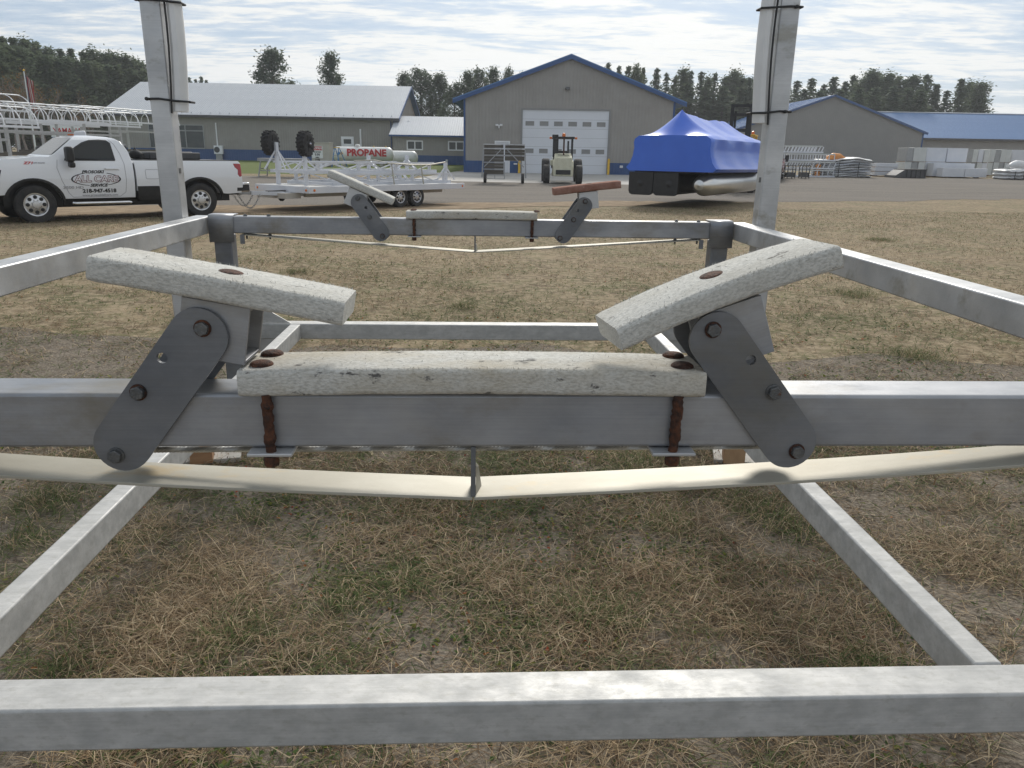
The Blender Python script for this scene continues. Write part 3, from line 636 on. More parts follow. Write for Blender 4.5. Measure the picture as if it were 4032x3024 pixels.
def roofing(parent, M, length, run, mat, pw=.9144, rib=.024, name='roof_panel'):
    n = int(math.ceil(length / pw)); pw = length / n; mb = MB(); pts = [(0, 0)]; k = 4
    for i in range(k):
        q = .02 + i * pw / k; pts += [(q, 0), (q + .014, rib), (q + .046, rib), (q + .06, 0)]
    pts.append((pw, 0))
    for (a, za), (b, zb_) in zip(pts, pts[1:]): mb.add([(a, 0, za), (b, 0, zb_), (b, run, zb_), (a, run, za)], [(0, 1, 2, 3)])
    base = mb.build(name, mat, parent); base.matrix_local = M
    for i in range(1, n): copypart(base, parent, M @ Matrix.Translation((i * pw, 0, 0)))
def window(parent, M, x0, x1, z0, z1, cols=2, rows=None, frame_=.07, mat='white', d=.05, name='window', glass='winglass'):
    mb = MB(); f = frame_
    mb.bx(x0, x1, -d, .02, z1 - f, z1); mb.bx(x0, x1, -d, .02, z0, z0 + f); mb.bx(x0, x0 + f, -d, .02, z0 + f, z1 - f); mb.bx(x1 - f, x1, -d, .02, z0 + f, z1 - f)
    for i in range(1, cols):
        c = x0 + (x1 - x0) * i / cols; mb.bx(c - f / 2, c + f / 2, -d, .02, z0 + f, z1 - f)
    zs = [z0 + f] + ([z0 + (z1 - z0) * r for r in rows] if rows else []) + [z1 - f]
    for r in zs[1:-1]: mb.bx(x0 + f, x1 - f, -d + .003, .02, r - f / 2, r + f / 2)
    w = mb.build(name, mat, parent); w.matrix_local = M
    for i in range(cols):
        a, b = x0 + (x1 - x0) * i / cols, x0 + (x1 - x0) * (i + 1) / cols
        for q0, q1 in zip(zs, zs[1:]):
            MB().add([(a + f * .4, -.012, q0), (b - f * .4, -.012, q0), (b - f * .4, -.012, q1), (a + f * .4, -.012, q1)], [(0, 1, 2, 3)]).build('pane', glass, w)
    return w
I4 = Matrix()
# --- main shop with the overhead door, gable towards the yard
bz = gz(56)
shop = thing('shop_building', 'tall tan metal shop with blue trim and a big white overhead door under its gable', 'building', (-3.62, 56, bz))
w, ev, pk, dp = 14.45, 4.85, 7.50, 24.0
top = lambda x: ev + (pk - ev) * (1 - abs(x - w / 2) / (w / 2))
DX0, DX1, DZ = 4.02, 10.0, 4.22; MX0, MX1, MZ = 2.13, 3.20, 2.14
holes = [(DX0, DX1, -1, DZ), (MX0, MX1, -1, MZ)]
siding(shop, I4, 0, w, .80, top, [(h[0], h[1], h[2], h[3]) for h in holes], 'tan')
siding(shop, Matrix.Translation((0, -.006, 0)), 0, w, 0, .80, holes, 'blue', 'wainscot_panel')
MB().bx(0, w, .04, .10, 0, ev).prism([(0, ev), (w, ev), (w / 2, pk)], .04, .10).bx(0, .06, .10, dp, 0, ev).bx(w - .06, w, .10, dp, 0, ev).bx(0, w, dp - .1, dp, 0, ev).build('wall', 'tan2', shop)
MB().bx(-.03, .10, -.03, .03, 0, ev).build('corner_trim', 'blue', shop); MB().bx(w - .10, w + .03, -.03, .03, 0, ev).build('corner_trim', 'blue', shop)
for s in (-1, 1):
    sl = (pk - ev) / (w / 2); ln = w / 2 + .75
    a = Vector((w / 2, -.32, pk + .06)); b = Vector((w / 2 + s * ln, -.32, pk + .06 - sl * ln)); up = Vector((0, 0, .22))
    rf = MB().add([a, b, b + Vector((0, dp + .6, 0)), a + Vector((0, dp + .6, 0)), a + up, b + up, b + up + Vector((0, dp + .6, 0)), a + up + Vector((0, dp + .6, 0))], [(0, 1, 2, 3), (7, 6, 5, 4), (0, 4, 5, 1), (1, 5, 6, 2), (2, 6, 7, 3), (3, 7, 4, 0)]).build('roof', 'blueroof', shop)
    dv = Vector((0, -.025, -.10)); d2 = Vector((0, -.025, .14))
    MB().add([a + dv, b + dv, b + d2, a + d2, a + dv + Vector((0, .05, 0)), b + dv + Vector((0, .05, 0)), b + d2 + Vector((0, .05, 0)), a + d2 + Vector((0, .05, 0))], [(0, 1, 2, 3), (4, 7, 6, 5), (0, 4, 5, 1), (3, 2, 6, 7), (0, 3, 7, 4), (1, 5, 6, 2)]).build('rake_trim', 'blue', rf)
# overhead door: sections with windows
MB().bx(DX0 - .10, DX0, -.05, .06, 0, DZ + .10).bx(DX1, DX1 + .10, -.05, .06, 0, DZ + .10).bx(DX0, DX1, -.05, .06, DZ, DZ + .10).build('door_trim', 'tan2', shop)
ns = 7; sh = DZ / ns
for i in range(ns):
    z0 = i * sh; gap = .012; pan = MB()
    wz = None
    if i in (2, 5): wz = (z0 + .16, z0 + .46)
    xsn = [DX0 + .02]
    for k in range(6): c = DX0 + .52 + k * .985; xsn += [c - .30, c + .30]
    xsn.append(DX1 - .02)
    if wz:
        pan.bx(xsn[0], xsn[-1], .035, .075, z0, wz[0]); pan.bx(xsn[0], xsn[-1], .035, .075, wz[1], z0 + sh - gap)
        for k in range(0, len(xsn), 2): pan.bx(xsn[k], xsn[k + 1], .035, .075, wz[0], wz[1])
    else: pan.bx(xsn[0], xsn[-1], .035, .075, z0, z0 + sh - gap)
    dsec = pan.build('door_section', 'door_white', shop)
    if wz:
        for k in range(6):
            if True:
                c = DX0 + .52 + k * .985; f = MB(); f.bx(c - .33, c + .33, .015, .034, wz[0] - .03, wz[0]); f.bx(c - .33, c + .33, .015, .034, wz[1], wz[1] + .03); f.bx(c - .33, c - .30, .015, .034, wz[0], wz[1]); f.bx(c + .30, c + .33, .015, .034, wz[0], wz[1])
                f.build('window_frame', 'door_white', dsec)
                MB().bx(c - .30, c + .30, .05, .06, wz[0], wz[1]).build('pane', 'glass', dsec)
MB().bx(DX0, DX1, .08, .10, 0, DZ).build('door_seal', 'black', shop)
# man door
md = MB().bx(MX0 + .09, MX1 - .09, .02, .06, .02, MZ - .09).build('door', 'door_white', shop)
MB().bx(MX0, MX0 + .09, -.05, .05, 0, MZ).bx(MX1 - .09, MX1, -.05, .05, 0, MZ).bx(MX0 + .09, MX1 - .09, -.05, .05, MZ - .09, MZ).build('door_frame', 'white', shop)
cx_ = (MX0 + MX1) / 2; MB().prism([(cx_ + .27 * math.cos(R(a)), 1.68 + .20 * math.sin(R(a))) for a in range(0, 181, 20)], .010, .018).build('fan_light', 'glass', md)
MB().tube([(MX1 - .17, .018, 1.0), (MX1 - .17, -.05, 1.0)], .03, 8).build('door_handle', 'chrome', md)
def flood(parent, x, y, z, white=True, name='flood_light'):
    mb = MB().box((x, y - .05, z), (.12, .10, .10)); mb.box((x - .14, y - .14, z + .06), (.20, .13, .11), Matrix.Rotation(.25, 3, 'X')); mb.box((x + .14, y - .14, z + .06), (.20, .13, .11), Matrix.Rotation(.25, 3, 'X')); mb.tube([(x, y - .1, z), (x, y - .14, z - .14)], .05, 8)
    return mb.build(name, 'white' if white else 'bolt', parent, bevel=.01)
flood(shop, 2.42, -.02, 3.12)
MB().box((7.05, -.12, 5.62), (.30, .22, .16)).box((7.05, -.2, 5.56), (.22, .10, .10)).build('wall_light', 'bolt', shop, bevel=.02)
MB().box((11.0, -.05, .55), (.22, .08, .16)).box((11.03, -.1, .56), (.10, .05, .10)).build('outlet_box', 'white', shop, bevel=.02)
MB().box((3.6, -.05, .62), (.26, .08, .10)).build('outlet_box', 'white', shop, bevel=.02)
for (x, who) in ((-3.62 + 3.86, 'beside the small white door'), (-3.62 + 10.08, 'beside the blue-wrapped boat')):
    o = MB().lathe([(.085, -.5), (.085, 1.02), (.06, 1.07), (1e-7, 1.09)], 16).build('bollard', 'yellow', None, smooth=True); o.location = (x, 55.72, gz(55.72)); tag(o, 'yellow steel bollard at the overhead door jamb ' + who, 'bollard')

# --- long showroom on the left, eaves towards the yard
bz = gz(77); xl, xr = -38.9, -11.55
show = thing('showroom_building', 'long tan metal building with white ribbed roof and picture window', 'building', (xl, 77, bz))
w, ev, dp = xr - xl, 4.12, 18.0; rg = ev + 3.35
WX1 = at(806, 540, 77).x - xl; WX0 = WX1 - 5.3; SWX = at(1369, 566, 77).x - xl; HPX = at(866, 600, 77).x - xl; LCX = at(1421, 560, 77).x - xl
siding(show, I4, 0, w, 1.0, ev, [(WX0, WX1, 1.0, 3.2), (SWX - .6, SWX + .6, 1.45, 2.35)], 'tan')
siding(show, Matrix.Translation((0, -.006, 0)), 0, w, 0, 1.0, [], 'blue', 'wainscot_panel')
MB().bx(0, w, .04, .1, 0, ev).bx(w - .1, w - .04, .1, dp, 0, ev).bx(0, .06, .1, dp, 0, ev).build('wall', 'tan2', show)
Mr = Matrix.Translation((w, 0, 0)) @ Matrix.Rotation(R(90), 4, 'Z')
siding(show, Mr, 0, dp, 1.0, lambda q: ev + (rg - ev) * (1 - abs(q - dp / 2) / (dp / 2)), [], 'tan')
siding(show, Mr @ Matrix.Translation((0, -.006, 0)), 0, dp, 0, 1.0, [], 'blue', 'wainscot_panel')
MB().bx(w - .12, w + .03, -.04, .12, 0, ev).build('corner_trim', 'blue', show)
oh = .55; run = math.hypot(dp / 2 + oh, (rg - ev) * (dp / 2 + oh) / (dp / 2)); ang = math.atan2(rg - ev, dp / 2)
e0 = Vector((-.5, -oh, ev - (rg - ev) * oh / (dp / 2) + .14))
Mroof = Matrix.Translation(e0) @ Matrix.Rotation(ang, 4, 'X')
roofing(show, Mroof, w + 1.0, run, 'whiteroof')
Mback = Matrix.Translation((w + .5, dp + oh, e0.z)) @ Matrix.Rotation(math.pi, 4, 'Z') @ Matrix.Rotation(ang, 4, 'X')
MB().bx(0, w + 1, 0, run, -.10, -.03).build('roof_deck', 'blue', show).matrix_local = Mroof
o = MB().bx(0, w + 1, 0, run, -.10, 0).build('roof_back', 'blueroof', show); o.matrix_local = Mback
MB().bx(-.5, w + .5, -oh - .03, -oh + .02, e0.z - .22, e0.z - .01).build('gutter', 'asph', show)
MB().bx(-.5, w + .5, -oh, .04, e0.z - .17, e0.z - .14).build('soffit', 'tan2', show)
for s_, (y0, y1) in enumerate(((-oh, dp / 2), (dp / 2, dp + oh))):
    z0 = e0.z if s_ == 0 else e0.z + run * math.sin(ang); z1 = e0.z + run * math.sin(ang) if s_ == 0 else e0.z
    MB().add([(w + .48, y0, z0 - .24), (w + .54, y0, z0 - .24), (w + .54, y1, z1 - .24), (w + .48, y1, z1 - .24), (w + .48, y0, z0 + .04), (w + .54, y0, z0 + .04), (w + .54, y1, z1 + .04), (w + .48, y1, z1 + .04)], [(0, 1, 2, 3), (7, 6, 5, 4), (0, 4, 5, 1), (1, 5, 6, 2), (2, 6, 7, 3), (3, 7, 4, 0)]).build('rake_trim', 'blue', show)
# snow guards along the eave
sg = MB().prism([(-.05, .02), (.05, .02), (0, .14)], 0, .04).build('snow_guard', 'whiteroof', show)
sg.matrix_local = Mroof @ Matrix.Translation((.6, .35, .02))
for i in range(1, 31): copypart(sg, show, Mroof @ Matrix.Translation((.6 + .9 * i, .35, .02)))
window(show, Matrix.Translation((0, -.02, 0)), WX0, WX1, 1.0, 3.2, 3, [.74], .09, 'steel_grey')
window(show, Matrix.Translation((0, -.02, 0)), SWX - .6, SWX + .6, 1.45, 2.35, 1, None, .24, 'white')
def heatpump(x, z, tall):
    hp = MB().bx(x - .42, x + .42, -.40, -.08, z, z + .78).build('heat_pump', 'white', show, bevel=.02)
    MB().lathe([(.27, 0), (.27, .012), (.05, .02)], 20, Matrix.Translation((x - .12, -.40, z + .39)) @ Matrix.Rotation(R(90), 4, 'X')).build('fan_grille', 'asph', hp)
    MB().bx(x - .30, x + .30, -.30, -.2, -.02, z).build('stand', 'steel_grey', hp)
    MB().bx(x - .20, x - .09, -.10, -.03, z + .78, z + tall).build('line_cover', 'white', hp)
heatpump(HPX, .55, 2.85)
MB().bx(LCX - .07, LCX + .07, -.10, -.03, .3, 3.05).build('line_cover', 'white', show)
MB().tube([(w - .5, -.45, ev - .15), (w - .35, -.12, ev - .4), (w - .35, -.08, .2)], .05, 8).build('downspout', 'blue', show)
MB().tube([(w, .3, ev - .35), (w + 1.1, .2, ev - .45)], .03, 6).box((w + 1.25, .15, ev - .36), (.35, .25, .18), Matrix.Rotation(-.3, 3, 'Y')).build('yard_lamp', 'chrome', show)
# sign leaning in front of showroom
sg_ = thing('outboard_sign', 'white sign with red capitals behind the canopy frames at the showroom end', 'sign', at(262, 521, 60) - Vector((0, 0, .6)))
MB().bx(-1.15, 1.15, -.02, .02, .25, 1.15).build('board', 'white', sg_); MB().bx(-1.15, 1.15, -.02, .02, .0, .248).build('lower_band', 'blue', sg_)
for x in (-.9, .9): MB().bx(x - .03, x + .03, .03, .08, -2.6, 1.0).build('post', 'steel_grey', sg_)
TXT('lettering', 'YAMAHA', .52, 'letter_red', sg_, frame((0.1, -.024, .70), (1, 0, 0)), off=.012, ext=.003)

# --- low connector between the two
bz = gz(74); link_b = thing('connector_building', 'low tan connector building with white ribbed roof and two small windows', 'building', (-11.3, 74, bz))
w, ev = 7.6, 2.50
siding(link_b, I4, 0, w, .80, ev, [(1.25, 2.75, 1.25, 2.1), (5.05, 6.5, 1.25, 2.1)], 'tan'); siding(link_b, Matrix.Translation((0, -.006, 0)), 0, w, 0, .80, [], 'blue', 'wainscot_panel')
MB().bx(0, w, .04, .1, 0, ev).bx(0, w, 2.9, 3, 0, ev).build('wall', 'tan2', link_b)
for x in (1.25, 5.05): window(link_b, Matrix.Translation((0, -.02, 0)), x, x + 1.5, 1.25, 2.1, 2, None, .11, 'white')
ang = math.atan2(1.65, 4.5); e0 = Vector((-.3, -.5, ev + .06)); Mroof = Matrix.Translation(e0) @ Matrix.Rotation(ang, 4, 'X')
roofing(link_b, Mroof, w + .3, 5.3, 'whiteroof'); MB().bx(0, w + .3, 0, 5.3, -.12, -.03).build('roof_deck', 'blue', link_b).matrix_local = Mroof
MB().bx(-.3, w, -.53, -.48, ev - .08, ev + .07).build('gutter', 'blue', link_b)
MB().lathe([(.09, 0), (.09, .35), (.12, .36), (.12, .45), (1e-7, .48)], 10, Matrix.Translation((5.0, -.9, 0))).build('vent_pipe', 'white', link_b)

# --- grey storage shed on the right, gable towards the yard
pk_ = at(3298.6, 373.5, 105); er_ = at(3662.5, 519.6, 105); bz = gz(105); half = er_.x - pk_.x
shed = thing('storage_shed', 'large plain grey metal storage shed with blue rake trim behind the stacked lifts', 'building', (pk_.x - half, 105, bz))
w, ev, pk = 2 * half - .8, er_.z - bz, pk_.z - bz
siding(shed, I4, 0, w, 0, lambda x: ev + (pk - ev) * (1 - abs(x - w / 2) / (w / 2)), [], 'tan2')
MB().bx(0, w, .04, .12, 0, ev).prism([(0, ev), (w, ev), (w / 2, pk)], .04, .12).bx(0, .1, .12, 30, 0, ev).bx(w - .1, w, .12, 30, 0, ev).build('wall', 'tan2', shed)
ang = math.atan2(pk - ev, w / 2); rl_ = math.hypot(w / 2, pk - ev) + .5
Ml = Matrix.Translation((-.45, 30.3, ev - .18)) @ Matrix.Rotation(R(-90), 4, 'Z') @ Matrix.Rotation(ang, 4, 'X')
roofing(shed, Ml, 30.6, rl_, 'blueroof', rib=.03)
MB().bx(0, 30.6, 0, rl_, -.12, -.03).build('roof_deck', 'blue', shed).matrix_local = Ml
Mr_ = Matrix.Translation((w + .45, -.3, ev - .18)) @ Matrix.Rotation(R(90), 4, 'Z') @ Matrix.Rotation(ang, 4, 'X')
MB().bx(0, 30.6, 0, rl_, -.12, 0).build('roof_deck', 'blueroof', shed).matrix_local = Mr_
for Mx in (Ml @ Matrix.Translation((30.6, 0, 0)), Mr_):
    MB().bx(-.04, .04, 0, rl_, -.22, .06).build('rake_trim', 'blue', shed).matrix_local = Mx
MB().bx(w - .14, w + .04, -.05, .15, 0, ev).build('corner_trim', 'blue', shed)
# --- blue-roofed warehouse further right
a_ = at(3662, 541, 112); b_ = at(4032, 534, 112); bz = gz(112); l_ = at(3634, 501, 112)
ware = thing('warehouse', 'long tan warehouse with a low blue metal roof beyond the white panels', 'building', (a_.x - 4.5, 112, bz))
w, ev = 46.0, a_.z - bz
siding(ware, I4, 0, w, 0, ev, [], 'tan'); MB().bx(0, w, .04, .12, 0, ev).bx(0, .08, .12, 18, 0, ev).build('wall', 'tan2', ware)
rz_ = at(3781, 454, 122).z - bz; ang = math.atan2(rz_ - ev, 10.0); Mw = Matrix.Translation((-.5, -.7, ev - .1)) @ Matrix.Rotation(ang, 4, 'X')
roofing(ware, Mw, w + 1, 11.6, 'blueroof', rib=.03); MB().bx(0, w + 1, 0, 11.6, -.15, -.03).build('roof_deck', 'blue', ware).matrix_local = Mw
MB().bx(0, w + 1, -.12, .12, -.05, .12).build('ridge_cap', 'whiteroof', ware).matrix_local = Mw @ Matrix.Translation((0, 11.6, 0))
MB().bx(-.5, w + .5, -.74, -.68, ev - .35, ev - .09).build('gutter', 'asph', ware)

# ------------------------------------------------------------------ pickup trucks
WZ = [(.2, .90), (.42, .93), (.56, .965), (.8, .995), (1.0, 1.0), (1.18, .985), (1.32, .96), (1.42, .925), (1.50, .895), (1.90, .755), (1.97, .68), (2.03, .52)]
def tw(x, z):
    for (a, wa), (b, wb) in zip(WZ, WZ[1:]):
        if z <= b: v = wa + (wb - wa) * (max(z, a) - a) / (b - a); break
    else: v = WZ[-1][1]
    if x > 3.9: v *= 1 - .07 * ((x - 3.9) / .75) ** 2
    return v
def wrap_mesh(poly, sides, off=0.0, zl=(.56, .8, .92, 1.0, 1.1, 1.18, 1.25, 1.32, 1.37, 1.42, 1.5, 1.6, 1.75, 1.9, 1.97), xl=(3.9, 4.1, 4.3), thick=None):
    bm = bmesh.new(); bm.faces.new([bm.verts.new((x, 0, z)) for x, z in poly])
    for z in zl: bmesh.ops.bisect_plane(bm, geom=bm.verts[:] + bm.edges[:] + bm.faces[:], plane_co=(0, 0, z), plane_no=(0, 0, 1))
    for x in xl: bmesh.ops.bisect_plane(bm, geom=bm.verts[:] + bm.edges[:] + bm.faces[:], plane_co=(x, 0, 0), plane_no=(1, 0, 0))
    bm.verts.index_update(); V = [(v.co.x, v.co.z) for v in bm.verts]; F = [tuple(v.index for v in f.verts) for f in bm.faces]; E_ = [(e.verts[0].index, e.verts[1].index) for e in bm.edges if len(e.link_faces) == 1]; bm.free()
    mb = MB(); n = len(V)
    if sides == 2:
        mb.v = [(x, tw(x, z) + off, z) for x, z in V] + [(x, -tw(x, z) - off, z) for x, z in V]
        mb.f = F + [tuple(i + n for i in reversed(f)) for f in F] + [(a, b, b + n, a + n) for a, b in E_]
    else:
        s = sides if abs(sides) == 1 and isinstance(sides, int) else 1; th = thick or .02
        mb.v = [(x, s * (tw(x, z) + off), z) for x, z in V] + [(x, s * (tw(x, z) + off - th), z) for x, z in V]
        mb.f = F + [(a, b, b + n, a + n) for a, b in E_]
    return mb
def arc(cx, cz, r, a0, a1, n=14): return [(cx + r * math.cos(R(a0 + (a1 - a0) * i / n)), cz + r * math.sin(R(a0 + (a1 - a0) * i / n))) for i in range(n + 1)]
def strip(path, w):
    out, back = [], []
    for i, p in enumerate(path):
        q = Vector(path[min(i + 1, len(path) - 1)]) - Vector(path[max(i - 1, 0)]); q.normalize(); nrm = Vector((-q.y, q.x)); out.append(tuple(Vector(p) + nrm * w / 2)); back.append(tuple(Vector(p) - nrm * w / 2))
    return out + back[::-1]
def wheel(parent, x, y, r, wd, out, tyre='tyre', rim='silver', slots=8, rr=.6, name='wheel', z=None):
    """wheel with its axle along local y; out = +1/-1 the outer side"""
    wh = bpy.data.objects.new(name, None); COL.objects.link(wh); wh.parent = parent; wh.location = (x, y, z if z is not None else r); wh.empty_display_size = .1
    Mx = Matrix.Rotation(R(-90 * out), 4, 'X')
    h = wd / 2; prof = [(r * rr, -h * .82), (r * .80, -h), (r * .94, -h * .93), (r, -h * .70), (r, h * .70), (r * .94, h * .93), (r * .80, h), (r * rr, h * .82), (r * rr * .95, h * .5), (r * rr * .95, -h * .5), (r * rr, -h * .82)]
    MB().lathe(prof, 36, Mx).build('tyre', tyre, wh, smooth=True)
    q = r * rr; ri = MB().lathe([(q * .97, -h * .5), (q * .97, h * .80), (q * 1.01, h * .86), (q * .93, h * .84), (q * .86, h * .62), (q * .5, h * .72), (q * .34, h * .80), (q * .30, h * .98), (q * .12, h * 1.0), (1e-7, h * 1.0)], 32, Mx).build('rim', rim, wh, smooth=True)
    sl = MB()
    for k in range(slots):
        a = 2 * math.pi * k / slots; c = Mx @ Matrix.Rotation(a, 4, 'Z') @ Matrix.Translation((q * .66, 0, h * .70))
        sl.lathe([(q * .165, -.02), (q * .165, .012), (q * .12, .016), (1e-7, .017)], 10, c)
    stuff(sl.build('rim_slots', 'black', wh))
    ng = MB()
    for k in range(8):
        a = 2 * math.pi * (k + .5) / 8; ng.lathe([(q * .05, 0), (q * .04, .03)], 6, Mx @ Matrix.Rotation(a, 4, 'Z') @ Matrix.Translation((q * .40, 0, h * .78)))
    stuff(ng.build('lug_nuts', 'chrome', wh)); return wh
def pickup(label, loc, rz, paint, lettering, detail=True):
    t = thing('pickup_truck', label, 'pickup truck', loc, rz)
    cab = [(1.53, .52), (1.51, 1.40), (1.55, 1.66), (1.64, 1.86), (1.76, 1.955), (1.92, 1.995), (2.3, 2.02), (2.46, 2.015), (2.62, 1.97), (2.70, 1.91), (3.10, 1.57), (3.22, 1.51), (3.50, 1.50), (4.1, 1.445), (4.35, 1.38), (4.47, 1.29), (4.53, 1.12), (4.53, .80), (4.40, .62)] + arc(3.6, .42, .575, 22, 165) + [(3.02, .52)]
    wrap_mesh(cab, 2).build('cab_body', paint, t, smooth=True, bevel=.02)
    bed = [(-1.06, .58), (-1.10, .75), (-1.08, 1.40), (-1.05, 1.435), (1.46, 1.435), (1.475, 1.40), (1.475, .68), (1.20, .60), (.92, .56)] + arc(0, .42, .575, 14, 164) + [(-.7, .56)]
    wrap_mesh(bed, 2).build('bed', paint, t, smooth=True, bevel=.015)
    MB().bx(-1.0, 1.42, -.84, .84, 1.436, 1.452).build('bed_liner', 'black', t)
    MB().bx(-.85, 4.15, -.70, .70, .36, .95).bx(-.5, 4.3, -.55, .55, .30, .40).build('underbody', 'black', t)
    MB().bx(1.473, 1.515, -.9, .9, .6, 1.36).build('cab_gap', 'black', t)
    for s in (1, -1):
        for x in (0, 3.6): wheel(t, x, s * .86, .405, .27, s)
        for cx, a0, a1 in ((3.6, 20, 178), (0, 12, 175)):
            fl = arc(cx, .42, .60, a0 - 4, a1 + 6, 18); inner = arc(cx, .42, .545, a0 - 4, a1 + 6, 18)
            wrap_mesh(fl + inner[::-1], s, .012, thick=.06).build('fender_flare', 'black', t, smooth=True)
        win = [(1.88, 1.435), (2.92, 1.435), (2.88, 1.50), (2.64, 1.73), (2.48, 1.84), (2.32, 1.90), (2.12, 1.915), (1.97, 1.905), (1.905, 1.85)]
        wrap_mesh(win, s, .004, thick=.03).build('side_window', 'glass', t)
        wrap_mesh(strip(win + win[:1], .028), s, .007, thick=.03).build('window_seal', 'black', t)
        seam = [(1.70, 1.36), (1.705, .95), (1.74, .66), (1.86, .56), (2.85, .56), (2.93, .66), (3.04, .95), (3.10, 1.25), (3.06, 1.44)]
        wrap_mesh(strip(seam, .013), s, .0025, thick=.01).build('door_seam', 'letter_grey', t)
        wrap_mesh(strip([(1.70, 1.36), (1.74, 1.60), (1.82, 1.82), (1.92, 1.93)], .012), s, .0025, thick=.01).build('door_seam', 'letter_grey', t)
        yh = tw(2.0, 1.22); MB().tube([(1.84, s * (yh + .005), 1.225), (1.86, s * (yh + .035), 1.23), (2.12, s * (yh + .035), 1.235), (2.14, s * (yh + .005), 1.235)], .018, 8).build('door_handle', paint, t, smooth=True)
        mi = MB().box((2.86, s * 1.13, 1.57), (.16, .24, .36)).build('mirror', 'black', t, bevel=.05); MB().box((2.84, s * 1.13, 1.33), (.12, .20, .14)).build('spotter', 'black', mi, bevel=.04); MB().tube([(2.88, s * .92, 1.46), (2.87, s * 1.08, 1.46)], .035, 8).build('mirror_arm', 'black', mi)
        MB().tube([(1.66, s * .99, .40), (1.70, s * 1.01, .41), (2.82, s * 1.01, .41), (2.88, s * .98, .42)], .040, 10).build('side_step', 'chrome', t, smooth=True)
        wrap_mesh([(1.15, .60), (1.12, .90), (.98, .99), (.66, .99) , (.62, .94), (.52, .62)] if False else [(1.47, .52), (1.47, .80), (1.0, .80), (.88, .74), (.68, .60), (.70, .44), (1.44, .44)], s, .010, thick=.15).build('lower_cladding', 'black', t)
        tl = wrap_mesh([(-1.095, 1.37), (-1.09, 1.03), (-1.03, 1.01), (-.985, 1.08), (-1.00, 1.20), (-.93, 1.27), (-.90, 1.37)], s, .006, thick=.12).build('tail_light', 'taillight', t, bevel=.01)
        wrap_mesh([(4.40, 1.30), (4.44, 1.05), (4.20, 1.04), (4.15, 1.2)], s, .006, thick=.06).build('head_light', 'glass', t)
        wrap_mesh([(4.28, 1.27), (4.38, 1.27), (4.38, 1.22), (4.28, 1.22)], s, .010, thick=.02).build('marker_light', 'amber', t)
    MB().add([(2.66, -.68, 1.965), (2.66, .68, 1.965), (3.15, .82, 1.55), (3.15, -.82, 1.55)], [(0, 1, 2, 3)]).build('windshield', 'glass', t)
    MB().add([(1.53, -.68, 1.84), (1.53, .68, 1.84), (1.49, .78, 1.48), (1.49, -.78, 1.48)], [(0, 1, 2, 3)]).build('rear_window', 'glass', t)
    MB().bx(4.52, 4.56, -.80, .80, .84, 1.24).build('grille', 'black', t, bevel=.02)
    MB().bx(4.40, 4.70, -.95, .95, .52, .80).build('front_bumper', 'chrome', t, bevel=.05)
    MB().bx(4.30, 4.62, -.85, .85, .34, .515).build('air_dam', 'black', t, bevel=.03)
    bmp = MB().bx(-1.30, -1.12, -.97, .97, .60, .86).bx(-1.12, -.98, .86, .97, .60, .86).bx(-1.12, -.98, -.97, -.86, .60, .86).build('rear_bumper', 'chrome', t, bevel=.03)
    MB().bx(-1.27, -.95, .972, .985, .63, .80).build('step_pad', 'black', bmp); MB().bx(-1.315, -1.302, -.6, .6, .66, .80).build('plate_recess', 'black', bmp)
    MB().bx(-1.13, -1.105, -.78, .78, .80, 1.38).build('tailgate', paint, t, bevel=.01)
    MB().box((-1.34, 0, .50), (.36, .06, .06)).build('hitch', 'black', t)
    for y in (.35, .2, 0, -.2, -.35): pass
    mk = MB().box((2.55, .3, 2.03), (.12, .07, .035)).build('roof_marker', 'amber', t, bevel=.01)
    for y in (-.3, 0): copypart(mk, t, Matrix.Translation((0, y - .3, 0)))
    A_ = Matrix.Translation((0, 0, .40)) @ Matrix.Diagonal((1, 1, .905, 1)) @ Matrix.Translation((0, 0, -.40))
    if lettering:
        fd = arc(1.12, 1.10, .11, 45, 135, 4); pts = [(1.26, 1.00), (1.26, 1.19), (1.24, 1.21), (.98, 1.21), (.96, 1.19), (.96, 1.00), (.98, .98), (1.24, .98), (1.26, 1.0)]
        wrap_mesh(strip(pts, .012), 1, .0025, thick=.01).build('fuel_door', 'letter_grey', t)
        y = tw(2.3, 1.0) + .006; F_ = lambda x, z, sl=0: frame((x, tw(x, z) + .005 + sl, z), (-1, 0, 0), (0, (tw(x, z + .05) - tw(x, z - .05)) / .1, 1))
        TXT('lettering', 'PROSOSKI', .098, 'letter_black', t, F_(2.40, 1.155), .35, .004, .001)
        TXT('lettering', 'ALL CARE', .205, 'letter_maroon', t, F_(2.34, .985), .12, .012, .001)
        TXT('lettering', 'ALL CARE', .205, 'white', t, F_(2.34, .985, .003), .12, .001, .001)
        TXT('lettering', 'SERVICE', .098, 'letter_black', t, F_(2.31, .835), .35, .004, .001)
        TXT('lettering', '218-947-4518', .125, 'letter_black', t, F_(2.30, .70), 0, .005, .001)
        TXT('lettering', 'www.prososkiallcare.com', .072, 'letter_grey', t, F_(2.29, .60), 0, .002, .001)
        TXT('badge', '3500 HD', .085, 'letter_grey', t, F_(2.83, .79), 0, .003, .001, 1.3)
        TXT('badge', 'Z71', .085, 'letter_red', t, F_(3.63, 1.36), .3, .003, .001, 1.3); TXT('badge', 'OFF ROAD', .04, 'letter_grey', t, F_(3.43, 1.365), .2, .003, .001, 1.2)
        el, eo, ei = MB(), [], []
        for i in range(40):
            a = 2 * math.pi * i / 40; th_ = .022 if math.cos(a) * 1 < 0 else .022; k = .45 + .55 * abs(math.cos(a)) ** 1.5
            eo.append((2.34 + .52 * math.cos(a), .985 + .165 * math.sin(a))); ei.append((2.34 + (.52 - .035 * k) * math.cos(a), .985 + (.165 - .020 * k) * math.sin(a)))
